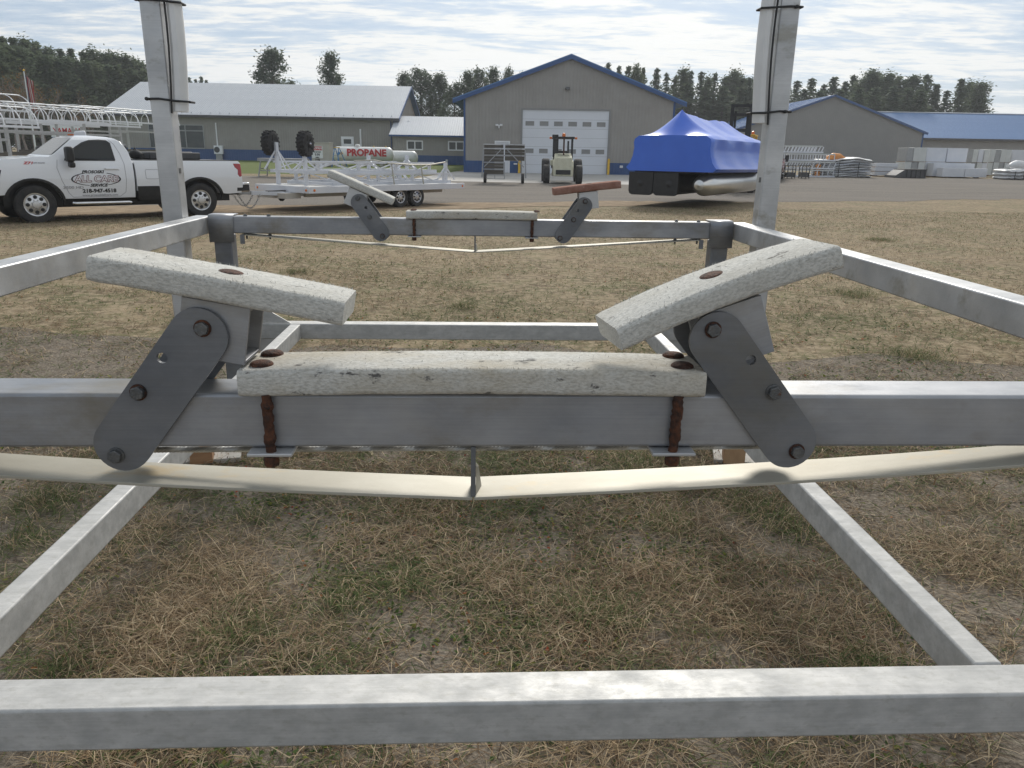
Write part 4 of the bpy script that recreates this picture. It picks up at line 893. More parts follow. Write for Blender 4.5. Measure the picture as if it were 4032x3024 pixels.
        V = [(x, tw(x, z) + .004, z) for x, z in eo] + [(x, tw(x, z) + .004, z) for x, z in ei]
        fs = [(i, (i + 1) % 40, (i + 1) % 40 + 40, i + 40) for i in range(40) if not (7 <= i <= 12 or 27 <= i <= 31)]
        el.add(V, fs).build('oval_logo', 'letter_black', t)
    for ch in t.children:
        if ch.type == 'MESH': ch.matrix_local = A_ @ ch.matrix_local
    return t
TRZ = math.atan2(17.0 - 19.52, -10.36 + 7.78)
fwd = Vector((math.cos(TRZ), math.sin(TRZ), 0)); lft = Vector((-fwd.y, fwd.x, 0)); TB = Vector((-7.78, 19.52, -.02)) - lft * .95
truck = pickup('white regular cab pickup truck with ALL CARE door lettering, hitched to the flatbed trailer', TB, TRZ, 'truck', True)
pad = thing('rolled_mat', 'grey rolled rubber mat lying in the bed of the white pickup', 'mat', TB + Vector((0, 0, 1.355)), TRZ)
MB().tube([(-.35, -.2, .10), (1.0, -.2, .09)], .095, 12).bx(-.35, .9, -.2, .35, .0, .17).build('roll', 'asph', pad, bevel=.03)
MB().lathe([(.095, 0), (.07, .01), (.03, .012), (1e-7, .013)], 12, Matrix.Translation((-.35, -.2, .10)) @ Matrix.Rotation(R(-90), 4, 'Y')).build('roll_end', 'steel_grey', pad)
tool = thing('duffel_bag', 'black bag behind the cab in the bed of the white pickup', 'bag', TB + fwd * 1.2 + lft * .3 + Vector((0, 0, 1.355)), TRZ)
MB().tube([(-.1, -.25, .09), (0, -.1, .11), (0, .1, .11), (-.05, .28, .08)], [.07, .11, .11, .06], 12).build('body', 'rubber', tool, smooth=True); MB().tube([(0, -.1, .2), (0, 0, .26), (0, .1, .2)], .012, 6).build('handle', 'rubber', tool)
rp = ground(3060, 716)
red = pickup('red pickup truck parked facing away beside the yellow forklift, mostly hidden', (rp.x - .45, rp.y + 1.2, gz(rp.y + 1.2)), R(69), 'redpaint', False)

# ------------------------------------------------------------------ trailer with lift frames
d = Vector((.616, .788, 0)); pq = Vector((-.788, .616, 0)); TA = math.atan2(-d.y, -d.x)     # local +x = towards the truck
tl0 = Vector((-5.45, 21.1, 0)) + pq * 1.22
trl = thing('flatbed_trailer', 'white aluminium tandem axle flatbed trailer hitched to the white pickup', 'trailer', tl0, TA)
# local: x forward (towards truck), y left; near side (camera) is local +y
TL, TWD, DZ_ = 6.15, 1.22, .66
for i in range(16):
    yy = -TWD + .06 + i * (2 * TWD - .12) / 16
    MB().bx(-TL, -.02, yy + .004, yy + (2 * TWD - .12) / 16 - .004, DZ_ - .03, DZ_).build('deck_plank', 'alu_pale', trl)
for s in (-1, 1):
    e = MB().bx(-TL, 0, s * TWD - (.06 if s > 0 else 0), s * TWD + (0 if s > 0 else .06), DZ_ - .16, DZ_ + .012).build('side_rail', 'panel', trl, bevel=.006)
    for x in (-.12, -TL + .1): MB().lathe([(.035, 0), (.03, .014), (1e-7, .018)], 12, Matrix.Translation((x, s * TWD, DZ_ - .08)) @ Matrix.Rotation(R(-90 * s), 4, 'X')).build('marker_light', 'amber', e, smooth=True)
    MB().bx(-TL + .4, -.3, s * .55 - .05, s * .55 + .05, DZ_ - .29, DZ_ - .031).build('frame_rail', 'cabinet', trl)
    for x in (-3.35, -4.05):
        wheel(trl, x, s * 1.06, .305, .20, s, 'tyre', 'silver', 8, .58)
hd = MB().bx(0.001, .06, -TWD, TWD, DZ_ - .16, DZ_ + .012).build('header', 'panel', trl, bevel=.006)
for y in (-TWD + .12, TWD - .12): MB().lathe([(.035, 0), (.03, .014), (1e-7, .018)], 12, Matrix.Translation((.06, y, DZ_ - .08)) @ Matrix.Rotation(R(90), 4, 'Y')).build('marker_light', 'amber', hd, smooth=True)
for s in (-1, 1): MB().beam((-.5, s * .55, DZ_ - .22), (1.05, s * .06, .50), .06, .10).build('tongue_beam', 'panel', trl)
MB().box((.15, 0, DZ_ - .24), (.5, 1.3, .14)).build('tongue_box', 'cabinet', trl)
cp = MB().box((1.18, 0, .51), (.34, .10, .09)).lathe([(.065, -.05), (.065, .05), (.03, .08)], 12, Matrix.Translation((1.36, 0, .50))).build('coupler', 'steel_grey', trl, bevel=.01)
jk = MB().tube([(.80, .14, .46), (.25, .14, .44)], .035, 10).build('tongue_jack', 'chrome', trl, smooth=True)
MB().lathe([(.09, -.035), (.10, -.02), (.10, .02), (.09, .035)], 16, Matrix.Translation((.16, .14, .36)) @ Matrix.Rotation(R(90), 4, 'X')).build('jack_wheel', 'rubber', jk, smooth=True); MB().box((.35, .16, .54), (.55, .14, .03)).build('jack_plate', 'asph', jk)
def chain(parent, pts, link_r=.022):
    for i in range(len(pts) - 1):
        a, b = Vector(pts[i]), Vector(pts[i + 1]); dd = (b - a); ln = dd.length; dd.normalize(); u = dd.orthogonal().normalized(); u = Matrix.Rotation((i % 2) * math.pi / 2, 3, dd) @ u; c = (a + b) / 2
        MB().tube([c + dd * (math.cos(q) * ln * .68) + u * (math.sin(q) * link_r) for q in [2 * math.pi * k / 10 for k in range(10)]], .0065, 5, True).build('chain_link', 'steel_grey', parent, smooth=True)
for y0, sag in ((-.16, .30), (.16, .34)):
    chain(trl, [(.85 + .62 * t, y0 * (1 - .3 * t), .46 - sag * math.sin(math.pi * t)) for t in [i / 16 for i in range(17)]])
# lift frames carried on the deck
def lift_frame(label, z, xs_, ys_, posts, braces, mat='white'):
    o = thing('stripped_boat_lift', label, 'lift frame', tl0 + Vector((0, 0, z)), TA, 'aluminium lift frames loaded on the trailer')
    x0, x1 = xs_; y0, y1 = ys_
    for y in (y0, y1):
        MB().beam((x0, y, .05), (x1, y, .05), .07, .09).build('side_beam', 'panel', o); MB().beam((x0 + .1, y, .30), (x1 - .1, y, .30), .05, .05).build('upper_rail', 'panel', o)
        k = 7
        for i in range(k):
            xa = x0 + .15 + (x1 - x0 - .3) * i / k; xb = x0 + .15 + (x1 - x0 - .3) * (i + 1) / k
            MB().beam((xa, y, .095 if i % 2 else .275), (xb, y, .275 if i % 2 else .095), .03, .03).build('lattice', 'panel', o)
        for i in range(4):
            xa = x0 + .3 + (x1 - x0 - .6) * i / 3; MB().bx(xa - .04, xa + .04, y - .036, y + .036, .096, .276).build('stub_post', 'panel', o)
    for i in range(5):
        xa = x0 + .05 + (x1 - x0 - .1) * i / 4; MB().beam((xa, y0 + .036, .05), (xa, y1 - .036, .05), .08, .08).build('cross_member', 'panel', o)
    for (x, y, h, wheel_) in posts:
        p = MB().beam((x, y, -.32 if wheel_ else .0), (x, y, h), .09, .09).build('upright', 'panel', o)
        for (dx, dy) in ((.42, 0), (-.42, 0), (0, .35 if y < 0 else -.35)):
            MB().beam((x + dx, y + dy, .10), (x + dx * .12, y + dy * .12, min(h * .72, .72)), .035, .035).build('brace', 'panel', o)
    return o
f1 = lift_frame('bare aluminium boat lift frame lowest on the trailer deck, with two upright legs', DZ_ + .012, (-5.7, -.9), (-1.0, 1.0), [(-5.75, .75, .64, 0), (-5.3, -1.0, .62, 0)], 0)
f2 = lift_frame('bare aluminium boat lift frame stacked upper on the trailer, carrying two knobby wheels', DZ_ + .33, (-5.2, -.25), (-.85, .85), [(-.30, -.60, .82, 1), (-.45, .45, .50, 1), (-3.9, -.85, .50, 0), (-4.85, -.1, .52, 0)], 0)
def knobby(x, y, z, label_hub):
    wh = bpy.data.objects.new('transport_wheel', None); COL.objects.link(wh); wh.parent = f2; wh.location = (x, y, z); wh.rotation_euler = (0, 0, R(25))
    Mx = Matrix.Rotation(R(-90), 4, 'X'); MB().lathe([(.10, -.10), (.24, -.13), (.30, -.11), (.315, -.04), (.315, .04), (.30, .11), (.24, .13), (.10, .10), (.10, -.10)], 30, Mx).build('tyre', 'rubber', wh, smooth=True)
    kb = MB()
    for k in range(18):
        for s in (-1, 1):
            kb.box(Matrix.Rotation(2 * math.pi * (k + .25 * s) / 18, 4, 'Y') @ Vector((.315, s * .06, 0)), (.05, .10, .045), (Matrix.Rotation(2 * math.pi * (k + .25 * s) / 18, 3, 'Y')))
    stuff(kb.build('tread_knobs', 'rubber', wh))
    MB().lathe([(.14, .02), (.13, .09), (.06, .10), (.05, .15), (1e-7, .155)], 16, Mx).build('hub', 'asph', wh, smooth=True)
    for k in range(5): MB().beam(Matrix.Rotation(2 * math.pi * k / 5, 4, 'Y') @ Vector((.05, .10, 0)), Matrix.Rotation(2 * math.pi * k / 5, 4, 'Y') @ Vector((.24, .125, 0)), .03, .04).build('spoke', 'rubber', wh)
    MB().lathe([(.035, .15), (.03, .175), (1e-7, .18)], 10, Mx).build('axle_nut', 'chrome', wh)
knobby(-.24, -.78, .80, 0); knobby(-.47, .48, .79, 0)
st_ = thing('ratchet_strap', 'tan tie-down strap slung over the lift frames on the trailer', 'strap', tl0 + Vector((0, 0, DZ_)), TA)
MB().tube([(-3.1, 1.15, .02), (-3.1, 1.05, .62), (-3.9, 1.0, .58), (-4.8, 1.0, .58), (-5.45, 1.02, .66)], .022, 6).build('webbing', 'strap', st_); MB().tube([(-3.1, 1.08, .60), (-3.1, .3, .70), (-3.1, -.6, .66)], .022, 6).build('webbing', 'strap', st_)
MB().tube([(-4.3, 1.18, .0), (-4.3, 1.08, .56)], .022, 6).build('webbing', 'strap', st_)

# ------------------------------------------------------------------ propane corner
tp = Vector((0, 66, gz(66))); a = at(1309, 600, 66); b = at(1551, 600, 66); TLN = b.x - a.x; TR = .60
tcx, tcz = (a.x + b.x) / 2, at(1430, 100 + 1022 / 2.011, 66).z
tank = thing('propane_tank', 'white horizontal propane tank with big red PROPANE lettering on the lawn', 'tank', (tcx, 66, gz(66)), R(-3))
zc = tcz - gz(66); Mx = Matrix.Translation((0, 0, zc)) @ Matrix.Rotation(R(90), 4, 'Y'); hl = TLN / 2
def tankprof(hl, r): return [(1e-7, -hl)] + [(r * math.sin(R(q)), -hl + r * .72 * (1 - math.cos(R(q)))) for q in (15, 30, 45, 60, 75, 90)] + [(r * math.sin(R(q)), hl - r * .72 * (1 - math.cos(R(q)))) for q in (90, 75, 60, 45, 30, 15)] + [(1e-7, hl)]
MB().lathe(tankprof(hl, TR), 32, Mx).build('shell', 'tank', tank, smooth=True)
MB().lathe([(.22, 0), (.22, .14), (.15, .22), (1e-7, .24)], 16, Matrix.Translation((-.45, 0, zc + TR - .03))).build('valve_dome', 'tank', tank, smooth=True)
for x in (-hl * .62, hl * .62): MB().prism([(x - .12, 0), (x + .12, 0), (x + .12, zc - .30), (x - .12, zc - .30)], -.35, .35).build('saddle', 'cabinet', tank)
for x in (.9, 1.9): MB().lathe([(.05, 0), (.05, .09), (.03, .11)], 8, Matrix.Translation((x, 0, zc + TR - .02))).build('relief_valve', 'yellow', tank)
TXT('lettering', 'PROPANE', .74, 'letter_red', tank, frame((.42, -TR - .014, zc + .12), (1, 0, 0)), 0, .03, .012)
for x, mt, rr_ in ((-1.85, 'letter_black', .10), (-1.65, 'yellow', .085)): MB().box((x, -TR - .012, zc + .07), (.2, .02, .2), Matrix.Rotation(R(45), 3, 'Y')).build('hazard_label', 'lblue' if mt == 'letter_black' else mt, tank)
tk2 = thing('propane_tank', 'plain white propane tank lying lower behind the lettered tank', 'tank', (tcx + 1.3, 67.8, gz(67.8)), R(-3))
MB().lathe(tankprof(3.0, .58), 28, Matrix.Translation((0, 0, .66)) @ Matrix.Rotation(R(90), 4, 'Y')).build('shell', 'tank', tk2, smooth=True)
for x in (-1.8, 1.8): MB().bx(x - .12, x + .12, -.35, .35, 0, .3).build('saddle', 'cabinet', tk2)
c0 = at(950 + 655 / 2.328, 640, 63); c1 = at(950 + 832 / 2.328, 640, 63); cbz = gz(63); ch = at(1270, 480 + 195 / 2.328, 63).z - cbz
cab_ = thing('dispenser_cabinet', 'beige propane dispenser cabinet with a price sign on its front', 'cabinet', ((c0.x + c1.x) / 2, 63, cbz), R(-8))
cw = (c1.x - c0.x) / 2 * .97
MB().bx(-cw, cw, -.3, .5, .08, ch).build('body', 'cabinet', cab_, bevel=.02); MB().bx(-cw - .03, cw + .03, -.34, .55, ch, ch + .05).build('lid', 'cabinet', cab_, bevel=.01)
MB().bx(-cw + .05, cw - .05, -.25, .45, 0, .08).build('plinth', 'asph', cab_)
MB().bx(cw - .62, cw - .30, -.312, -.302, .15, .30).build('vent', 'asph', cab_)
sgn = MB().bx(-cw + .06, cw - .55, -.325, -.302, .62, ch - .22).build('price_sign', 'white', cab_)
sw = (2 * cw - .61); sx = -cw + .06 + sw / 2; zt_ = ch - .22
MB().bx(-cw + .09, cw - .58, -.330, -.326, zt_ - .32, zt_ - .03).build('red_band', 'letter_red', sgn)
for s, z, sz, mt in (('PROPANE', zt_ - .175, .25, 'white'), ('20 LB TANK', zt_ - .45, .12, 'letter_black'), ('9.99', zt_ - .66, .26, 'letter_black'), ('REFILL', zt_ - .86, .12, 'letter_black'), ('7.99', zt_ - 1.07, .26, 'letter_black')):
    TXT('sign_text', s, sz, mt, sgn, frame((sx, -.334, z), (1, 0, 0)), 0, .006, .002, .9)
lp = at(950 + 882 / 2.328, 480 + 420 / 2.328, 62.4); ld = thing('step_ladder', 'blue fibreglass step ladder standing open between cabinet and propane tank', 'ladder', (lp.x, 62.4, gz(62.4)), R(-15))
for s in (-1, 1):
    MB().beam((s * .26, -.42, 0), (s * .17, -.02, 1.42), .05, .06).build('front_rail', 'lblue', ld); MB().beam((s * .28 + .35, .45, 0), (s * .17 + .05, .04, 1.40), .05, .05).build('rear_rail', 'lblue', ld)
for i in range(4): t = (i + 1) / 5; MB().box((0, -.42 + .40 * t, 1.42 * t), (.46, .08, .03)).build('step', 'steel_grey', ld)
MB().box((.02, .01, 1.45), (.42, .22, .06)).build('top_cap', 'yellow', ld)
# low bench-like dock frame on the grass behind the trailer
bp = at(1120, 480 + 480 / 2.328, 46); db = thing('dock_frame', 'grey folding dock frame standing on the lawn behind the trailer', 'dock frame', (bp.x, 46, gz(46)), R(-6))
for x in (-1.3, 1.3):
    for y in (-.5, .5): MB().beam((x + .15 * (1 if x < 0 else -1), y, .9), (x, y * 1.2, 0), .06, .06).build('leg', 'steel_grey', db)
    MB().beam((x, -.6, .02), (x, .6, .02), .06, .05).build('foot', 'steel_grey', db); MB().beam((x * .95, -.5, .45), (x * .95, .5, .45), .05, .05).build('rung', 'steel_grey', db)
for y in (-.5, .5):
    MB().beam((-1.35, y, .93), (1.35, y, .93), .06, .14).build('side_beam', 'steel_grey', db); MB().beam((-1.2, y, .35), (1.2, y, .35), .04, .05).build('stringer', 'steel_grey', db)
for i in range(9): MB().bx(-1.3 + i * .29, -1.03 + i * .29, -.56, .56, 1.002, 1.03).build('deck_board', 'alu_pale', db)

# ------------------------------------------------------------------ roll-in dock on wheels, stored on edge
gpd = ground(1850 + 455 / 3.403, 400 + 1092 / 3.403); sc_ = at(1850 + 755 / 3.403, 717, gpd.y).x - at(1850 + 155 / 3.403, 717, gpd.y).x
dk = thing('rolling_dock', 'dark boarded rolling dock section tipped upright on two wheels before the small door', 'dock section', gpd, 0)
hw = sc_ / 2
for s in (-1, 1):
    MB().beam((s * (hw - .03), 0, .28), (s * (hw - .10), .1, 1.78), .07, .05).build('side_post', 'steel_grey', dk)
    wheel(dk, s * (hw - .20), -.03, .27, .17, s, 'rubber', 'asph', 5, .45).rotation_euler = (0, 0, R(90))
    MB().beam((s * (hw - .15), -.04, .85), (s * .12, -.02, 1.80), .05, .05).build('diagonal_brace', 'steel_grey', dk)
zrow = [2.02, 1.80, 1.45, 1.08, .72, .42]
for i, z in enumerate(zrow):
    full = i < 3
    MB().beam((-hw + .10, .0, z), (hw - .10 if full else -hw + .10 + (2 * hw - .2) * .52, .0, z), .06, .05).build('cross_rail', 'alu' if i < 2 else 'steel_grey', dk)
for i in range(len(zrow) - 1):
    z0, z1 = zrow[i + 1] + .03, zrow[i] - .03
    for k in range(2):
        if i >= 3 and k == 1: continue
        if i == 2 and k == 1: z0 = zrow[3] + .10
        xa = -hw + .14 + k * (hw - .10); xb = xa + hw - .16
        n = max(1, int((z1 - z0) / .14))
        for q in range(n): MB().bx(xa, xb, .04, .07, z0 + (z1 - z0) * q / n + .004, z0 + (z1 - z0) * (q + 1) / n - .004).build('deck_board', 'dock', dk)
MB().beam((-hw + .15, 0, .22), (.02, 0, .22), .05, .04).build('bottom_rail', 'steel_grey', dk); MB().beam((-.5, 0, .22), (-.5, 0, .42), .04, .04).build('stub', 'steel_grey', dk); MB().beam((.02, 0, .20), (.02, 0, 1.08), .05, .05).build('inner_post', 'steel_grey', dk)
MB().beam((0, -.03, 1.78), (0, -.03, 2.05), .10, .05).build('centre_bracket', 'panel', dk)

# ------------------------------------------------------------------ rough terrain forklift seen from behind
gpf = ground(1850 + 1240 / 3.403, 400 + 1100 / 3.403)
fk = thing('yard_tractor', 'cream rough terrain forklift with open black cab parked facing the overhead door', 'forklift', gpf, R(90) - R(1.5))
# local x = forward (away from camera), y = left
for s in (-1, 1):
    wheel(fk, 0.1, s * .90, .50, .36, s, 'tyre', 'cream', 6, .5); wheel(fk, 2.3, s * .93, .66, .46, s, 'tyre', 'cream', 6, .5)
MB().prism([(-.45, .42), (1.9, .42), (1.9, 1.05), (.6, 1.28), (-.35, 1.20), (-.55, .9)], -.56, .56).build('chassis', 'cream', fk, bevel=.05)
MB().add([(-.62, -.55, .40), (-.62, .55, .40), (-.48, .48, 1.38), (-.48, -.48, 1.38), (.9, -.62, .40), (.9, .62, .40), (.9, .46, 1.62), (.9, -.46, 1.62)], [(0, 1, 2, 3), (4, 7, 6, 5), (0, 4, 5, 1), (1, 5, 6, 2), (2, 6, 7, 3), (3, 7, 4, 0)]).build('counterweight', 'cream', fk, bevel=.05)
MB().box((-.632, 0, .62), (.04, .80, .24)).build('radiator_grille', 'black', fk, bevel=.02)
MB().box((-.10, 0, 1.515), (.04, .62, .03)).build('hood_vent', 'black', fk)
MB().bx(.75, 2.0, -.62, .62, .8, 1.20).build('cab_floor', 'asph', fk)
for (x, y) in ((.85, .52), (.85, .30), (.85, -.52), (1.9, .52), (1.9, -.52)): MB().beam((x, y, 1.1), (x, y, 2.40), .07 if y != .30 else .05, .07).build('cab_post', 'black', fk)
MB().bx(.80, .92, .30, .56, 1.15, 2.36).build('cab_panel', 'black', fk)
MB().bx(.72, 2.05, -.62, .62, 2.38, 2.50).build('cab_roof', 'black', fk, bevel=.02); MB().bx(.70, .95, .28, .62, 2.46, 2.60).build('roof_box', 'black', fk, bevel=.02)
MB().bx(1.2, 1.7, -.3, .3, 1.2, 1.32).bx(1.15, 1.27, -.3, .3, 1.32, 1.75).build('seat', 'black', fk, bevel=.04)
MB().tube([(.2, -.02, 1.5), (.2, -.02, 2.42)], .045, 10).build('exhaust_stack', 'rust', fk, smooth=True)
MB().lathe([(.09, 0), (.10, .04), (.085, .17), (1e-7, .19)], 14, Matrix.Translation((.8, -.02, 2.50))).build('beacon', 'amber', fk, smooth=True)
for s in (-1, 1): MB().box((.85, s * .70, 2.42), (.08, .14, .12)).build('work_lamp', 'amber', fk, bevel=.02)
for s in (-1, 1): MB().beam((2.75, s * .35, .4), (2.75, s * .35, 2.3), .12, .10).build('mast_rail', 'black', fk)
MB().box((.35, .60, 1.10), (.3, .22, .3)).build('hydraulic_tank', 'cream', fk, bevel=.03); MB().lathe([(.05, 0), (.05, .14), (.03, .16)], 8, Matrix.Translation((.35, .60, 1.25))).build('filler_cap', 'white', fk)

# ------------------------------------------------------------------ canopy frames on lifts behind the pickup
def canopy(label, px, py, Y, length, yaw, width=3.0, hoop_n=12, high=.78):
    c = at(px, py, Y); ax = Vector((math.cos(yaw), math.sin(yaw), 0)); nr = Vector((math.sin(yaw), -math.cos(yaw), 0))
    org = c - ax * length / 2 - nr * width / 2; gz0 = gz(org.y); zb = c.z - gz0
    o = thing('canopy_lift', label, 'boat lift', (org.x, org.y, gz0), yaw)
    hw = width / 2; pts = []
    for i in range(19):
        a = math.pi * i / 18; cs, sn = math.cos(a), math.sin(a); e = .62
        pts.append((0, hw * math.copysign(abs(cs) ** e, cs), zb + high * abs(sn) ** .8))
    h0 = MB().tube(pts, .024, 6).build('hoop', 'white', o, smooth=True); h0.location = (-length / 2, 0, 0)
    for i in range(1, hoop_n): copypart(h0, o, Matrix.Translation((-length / 2 + length * i / (hoop_n - 1), 0, 0)))
    for s in (-1, 1):
        MB().beam((-length / 2 - .05, s * hw, zb - .04), (length / 2 + .05, s * hw, zb - .04), .06, .09).build('eave_rail', 'white', o)
        MB().tube([(-length / 2, s * hw * .62, zb + high * .93), (length / 2, s * hw * .62, zb + high * .93)], .022, 6).build('purlin', 'white', o)
        for x in (-length * .30, length * .30):
            MB().beam((x, s * (hw - .12), .25), (x, s * (hw - .12), zb - .09), .10, .10).build('post', 'alu_pale', o)
            MB().bx(x - .15, x + .15, s * (hw - .12) - .15, s * (hw - .12) + .15, 0, .03).build('foot_plate', 'alu', o)
            for dx in (-.75, .75): MB().beam((x + dx, s * (hw - .12), .35), (x, s * (hw - .12), 1.15), .05, .05).build('brace', 'alu_pale', o)
            MB().beam((x, s * (hw - .12), .03), (x, s * (hw - .12), .25), .07, .07).build('leg', 'alu', o)
        MB().beam((-length * .42, s * (hw - .12), .30), (length * .42, s * (hw - .12), .30), .10, .12).build('base_rail', 'alu_pale', o)
        MB().beam((-length * .40, s * .55, 1.25), (length * .40, s * .55, 1.25), .12, .14).build('bunk', 'dock', o)
        MB().beam((-length * .30, s * (hw - .12), zb - .55), (length * .30, s * (hw - .12), zb - .55), .07, .10).build('stringer', 'alu_pale', o)
    for x in (-length * .30, length * .30):
        MB().beam((x, -hw + .17, 1.12), (x, hw - .17, 1.12), .09, .12).build('cradle_beam', 'alu_pale', o); MB().beam((x, -hw + .17, .32), (x, hw - .17, .32), .09, .10).build('base_beam', 'alu_pale', o)
        MB().beam((x, -hw + .2, .45), (x, hw - .2, 1.0), .04, .04).build('cross_brace', 'alu_pale', o)
    MB().tube([(-length / 2, 0, zb + high), (length / 2, 0, zb + high)], .022, 6).build('ridge_tube', 'white', o)
    return o
canopy('boat lift with the highest white hooped canopy frame, behind the pickup hood', 122, 437, 40, 7.5, R(74), hoop_n=10)
canopy('boat lift with a low white hooped canopy frame right behind the pickup hood', 150, 498, 33, 7.0, R(74), hoop_n=10)
canopy('boat lift with white hooped canopy frame right behind the pickup cab roof', 434, 486, 42, 8.0, R(73), hoop_n=11)
canopy('boat lift with white hooped canopy frame between pickup cab and tall lift post', 550, 498, 47, 7.0, R(72), hoop_n=9)
canopy('boat lift with white hooped canopy frame nearest the showroom picture window', 705, 490, 52, 7.0, R(72), hoop_n=9)
# outboard motor on a stand between the canopies
om = thing('outboard_motor', 'grey and white outboard motor upright among the canopy lifts', 'outboard motor', (at(315, 540, 36).x, 36, 0), R(40))
MB().add([(-.25, -.17, 1.75), (.30, -.17, 1.75), (.30, .17, 1.75), (-.25, .17, 1.75), (-.20, -.13, 2.25), (.22, -.13, 2.30), (.22, .13, 2.30), (-.20, .13, 2.25)], [(3, 2, 1, 0), (4, 5, 6, 7), (0, 1, 5, 4), (1, 2, 6, 5), (2, 3, 7, 6), (3, 0, 4, 7)]).build('cowling', 'panel', om, bevel=.06)
MB().bx(-.10, .12, -.07, .07, .95, 1.75).build('midsection', 'steel_grey', om, bevel=.02); MB().tube([(-.25, 0, .80), (.25, 0, .80)], [.04, .07], 8).build('gearcase', 'steel_grey', om); MB().bx(.1, .35, -.02, .02, .6, .95).build('skeg', 'steel_grey', om)
MB().bx(-.35, -.12, -.3, .3, 1.45, 1.75).bx(-.4, -.3, -.35, -.28, 0, 1.7).bx(-.4, -.3, .28, .35, 0, 1.7).build('stand', 'asph', om)
# flag
fp = at(112, 400, 62); fl = thing('flagpole', 'white flagpole with a limp striped flag before the left pines', 'flagpole', (fp.x, 62, gz(62)))
zt = at(106, 281, 62).z - gz(62); MB().tube([(0, 0, 0), (0, 0, zt)], [.07, .04], 10).build('pole', 'white', fl, smooth=True); MB().lathe([(1e-7, 0), (.08, .05), (.08, .1), (1e-7, .16)], 10, Matrix.Translation((0, 0, zt))).build('finial', 'yellow', fl, smooth=True)
m['flag_blue'] = MAT('navy_cloth', (.02, .03, .10), .9)
m['flag_red'] = MAT('red_cloth', (.35, .03, .04), .9); m['flag_white'] = MAT('white_cloth', (.6, .58, .57), .9)
fg = None
for k in range(9):
    mb = MB(); nn = 14; sh_ = .055 * k
    for i in range(nn + 1):
        t = i / nn; z = zt - .25 - 2.3 * t - .10 * k * .5; 
        for e in (0, 1): mb.v.append((.05 + sh_ + e * .065 + .03 * math.sin(t * 5 + k) , .05 * math.sin(k * 1.9 + t * 4) - (.03 if e else 0), z - .06 * e))
    for i in range(nn): mb.f.append((2 * i, 2 * i + 1, 2 * i + 3, 2 * i + 2))
    o = mb.build('flag_fold', ('flag_red', 'flag_white')[k % 2] if k > 1 else 'flag_blue', fl); so_ = o.modifiers.new('t', 'SOLIDIFY'); so_.thickness = .01

# ------------------------------------------------------------------ shrink-wrapped pontoon boat carried by a forklift
bd = Vector((-.515, -.857, 0)); BA = math.atan2(bd.y, bd.x); bow = Vector((6.25, 25.0, 0)) - Vector((.857, -.515, 0)) * 1.5
Z0 = 1.25
boat = thing('pontoon_boat', 'pontoon boat shrink-wrapped in glossy blue film, held up on forklift forks', 'boat', bow, BA)
BL = 6.5; half = [(1.30, -.10), (1.40, .0), (1.36, .05), (1.27, .16), (1.19, .38), (1.17, .62), (1.20, .80), (1.19, .90), (1.06, 1.0)]
mb = MB(); st = []
sup = [.75, 1.9, 3.0, 4.1, 5.2, 6.0]
for i in range(53):
    s_ = BL * i / 52
    if s_ < .75: rid = 1.02 + (1.86 - 1.02) * (s_ / .75) ** 1.15
    else:
        rid = 1.80
        rid += .06 * math.exp(-((s_ - .75) / .25) ** 2) - .12 * min(1, (s_ - .75) / .6) + .22 * (float(vnoise(s_, 0, 1.05, 5)) - .5) + .07 * (float(vnoise(s_, 3, 2.6, 8)) - .5) - .08 * s_ / BL
        if s_ > 6.1: rid -= (s_ - 6.1) / .4 * .75
    fr = 1.0 if .25 < s_ < BL - .3 else (.96 + .04 * math.sqrt(min(1, s_ / .25)) if s_ <= .25 else .93 + .07 * (BL - s_) / .3)
    prof = []
    for (y, z) in half:
        wob = .025 * math.sin(s_ * 3.1 + z * 5) * (1 if z > .1 else .4)
        prof.append((y * fr + wob * (.5 if z < .9 else 1), z - .05 * (s_ / BL) * (z < .2)))
    for k in range(1, 9):
        t = k / 8; y = 1.06 * fr * (1 - t); pinch = .05 * math.exp(-(min(abs(s_ - q) for q in sup) / .35) ** 2)
        z = 1.0 + (rid - 1.0) * (t ** 1.55 * .7 + t * .30) + .09 * (float(vnoise(s_ * 1.0, k * .16, 1.5, 12)) - .5) * math.sin(math.pi * t) * (s_ > .5)
        prof.append((y, z))
    row = [(-s_, -y * 1.13, Z0 + z) for (y, z) in prof] + [(-s_, y * 1.13, Z0 + z) for (y, z) in prof[-2::-1]]
    st.append(len(mb.v)); nr_ = len(row); mb.v += row
for i in range(52):
    for j in range(nr_ - 1): mb.f.append((st[i] + j, st[i] + j + 1, st[i + 1] + j + 1, st[i + 1] + j))
mb.f.append(tuple(range(nr_))); mb.f.append(tuple(st[-1] + j for j in reversed(range(nr_)))); 
wr = mb.build('shrink_wrap', 'wrap', boat, smooth=True); 
MB().bx(-BL + .1, -.10, -1.24, 1.24, Z0 - .14, Z0 - .02).build('deck', 'black', boat)  # coloured black to put the shade beneath the boat into it
for y, mt in ((-1.0, 'black'), (0, 'black'), (1.0, 'alu_bright')):  # left and centre tubes blackened, standing for shade between the pontoons
    if mt == 'alu_bright': m['alu_bright'] = MAT('polished_aluminium', (.62, .61, .58), .28, .9, (.70, .69, .66), 2)
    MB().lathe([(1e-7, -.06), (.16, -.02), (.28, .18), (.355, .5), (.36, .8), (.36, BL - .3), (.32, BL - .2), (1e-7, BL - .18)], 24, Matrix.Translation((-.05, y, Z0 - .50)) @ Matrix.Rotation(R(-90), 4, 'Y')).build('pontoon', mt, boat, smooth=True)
    for x in (-1.2, -2.6, -4.0, -5.4): MB().bx(x - .2, x + .2, y - .05, y + .05, Z0 - .20, Z0 - .141).build('pontoon_bracket', 'black', boat)
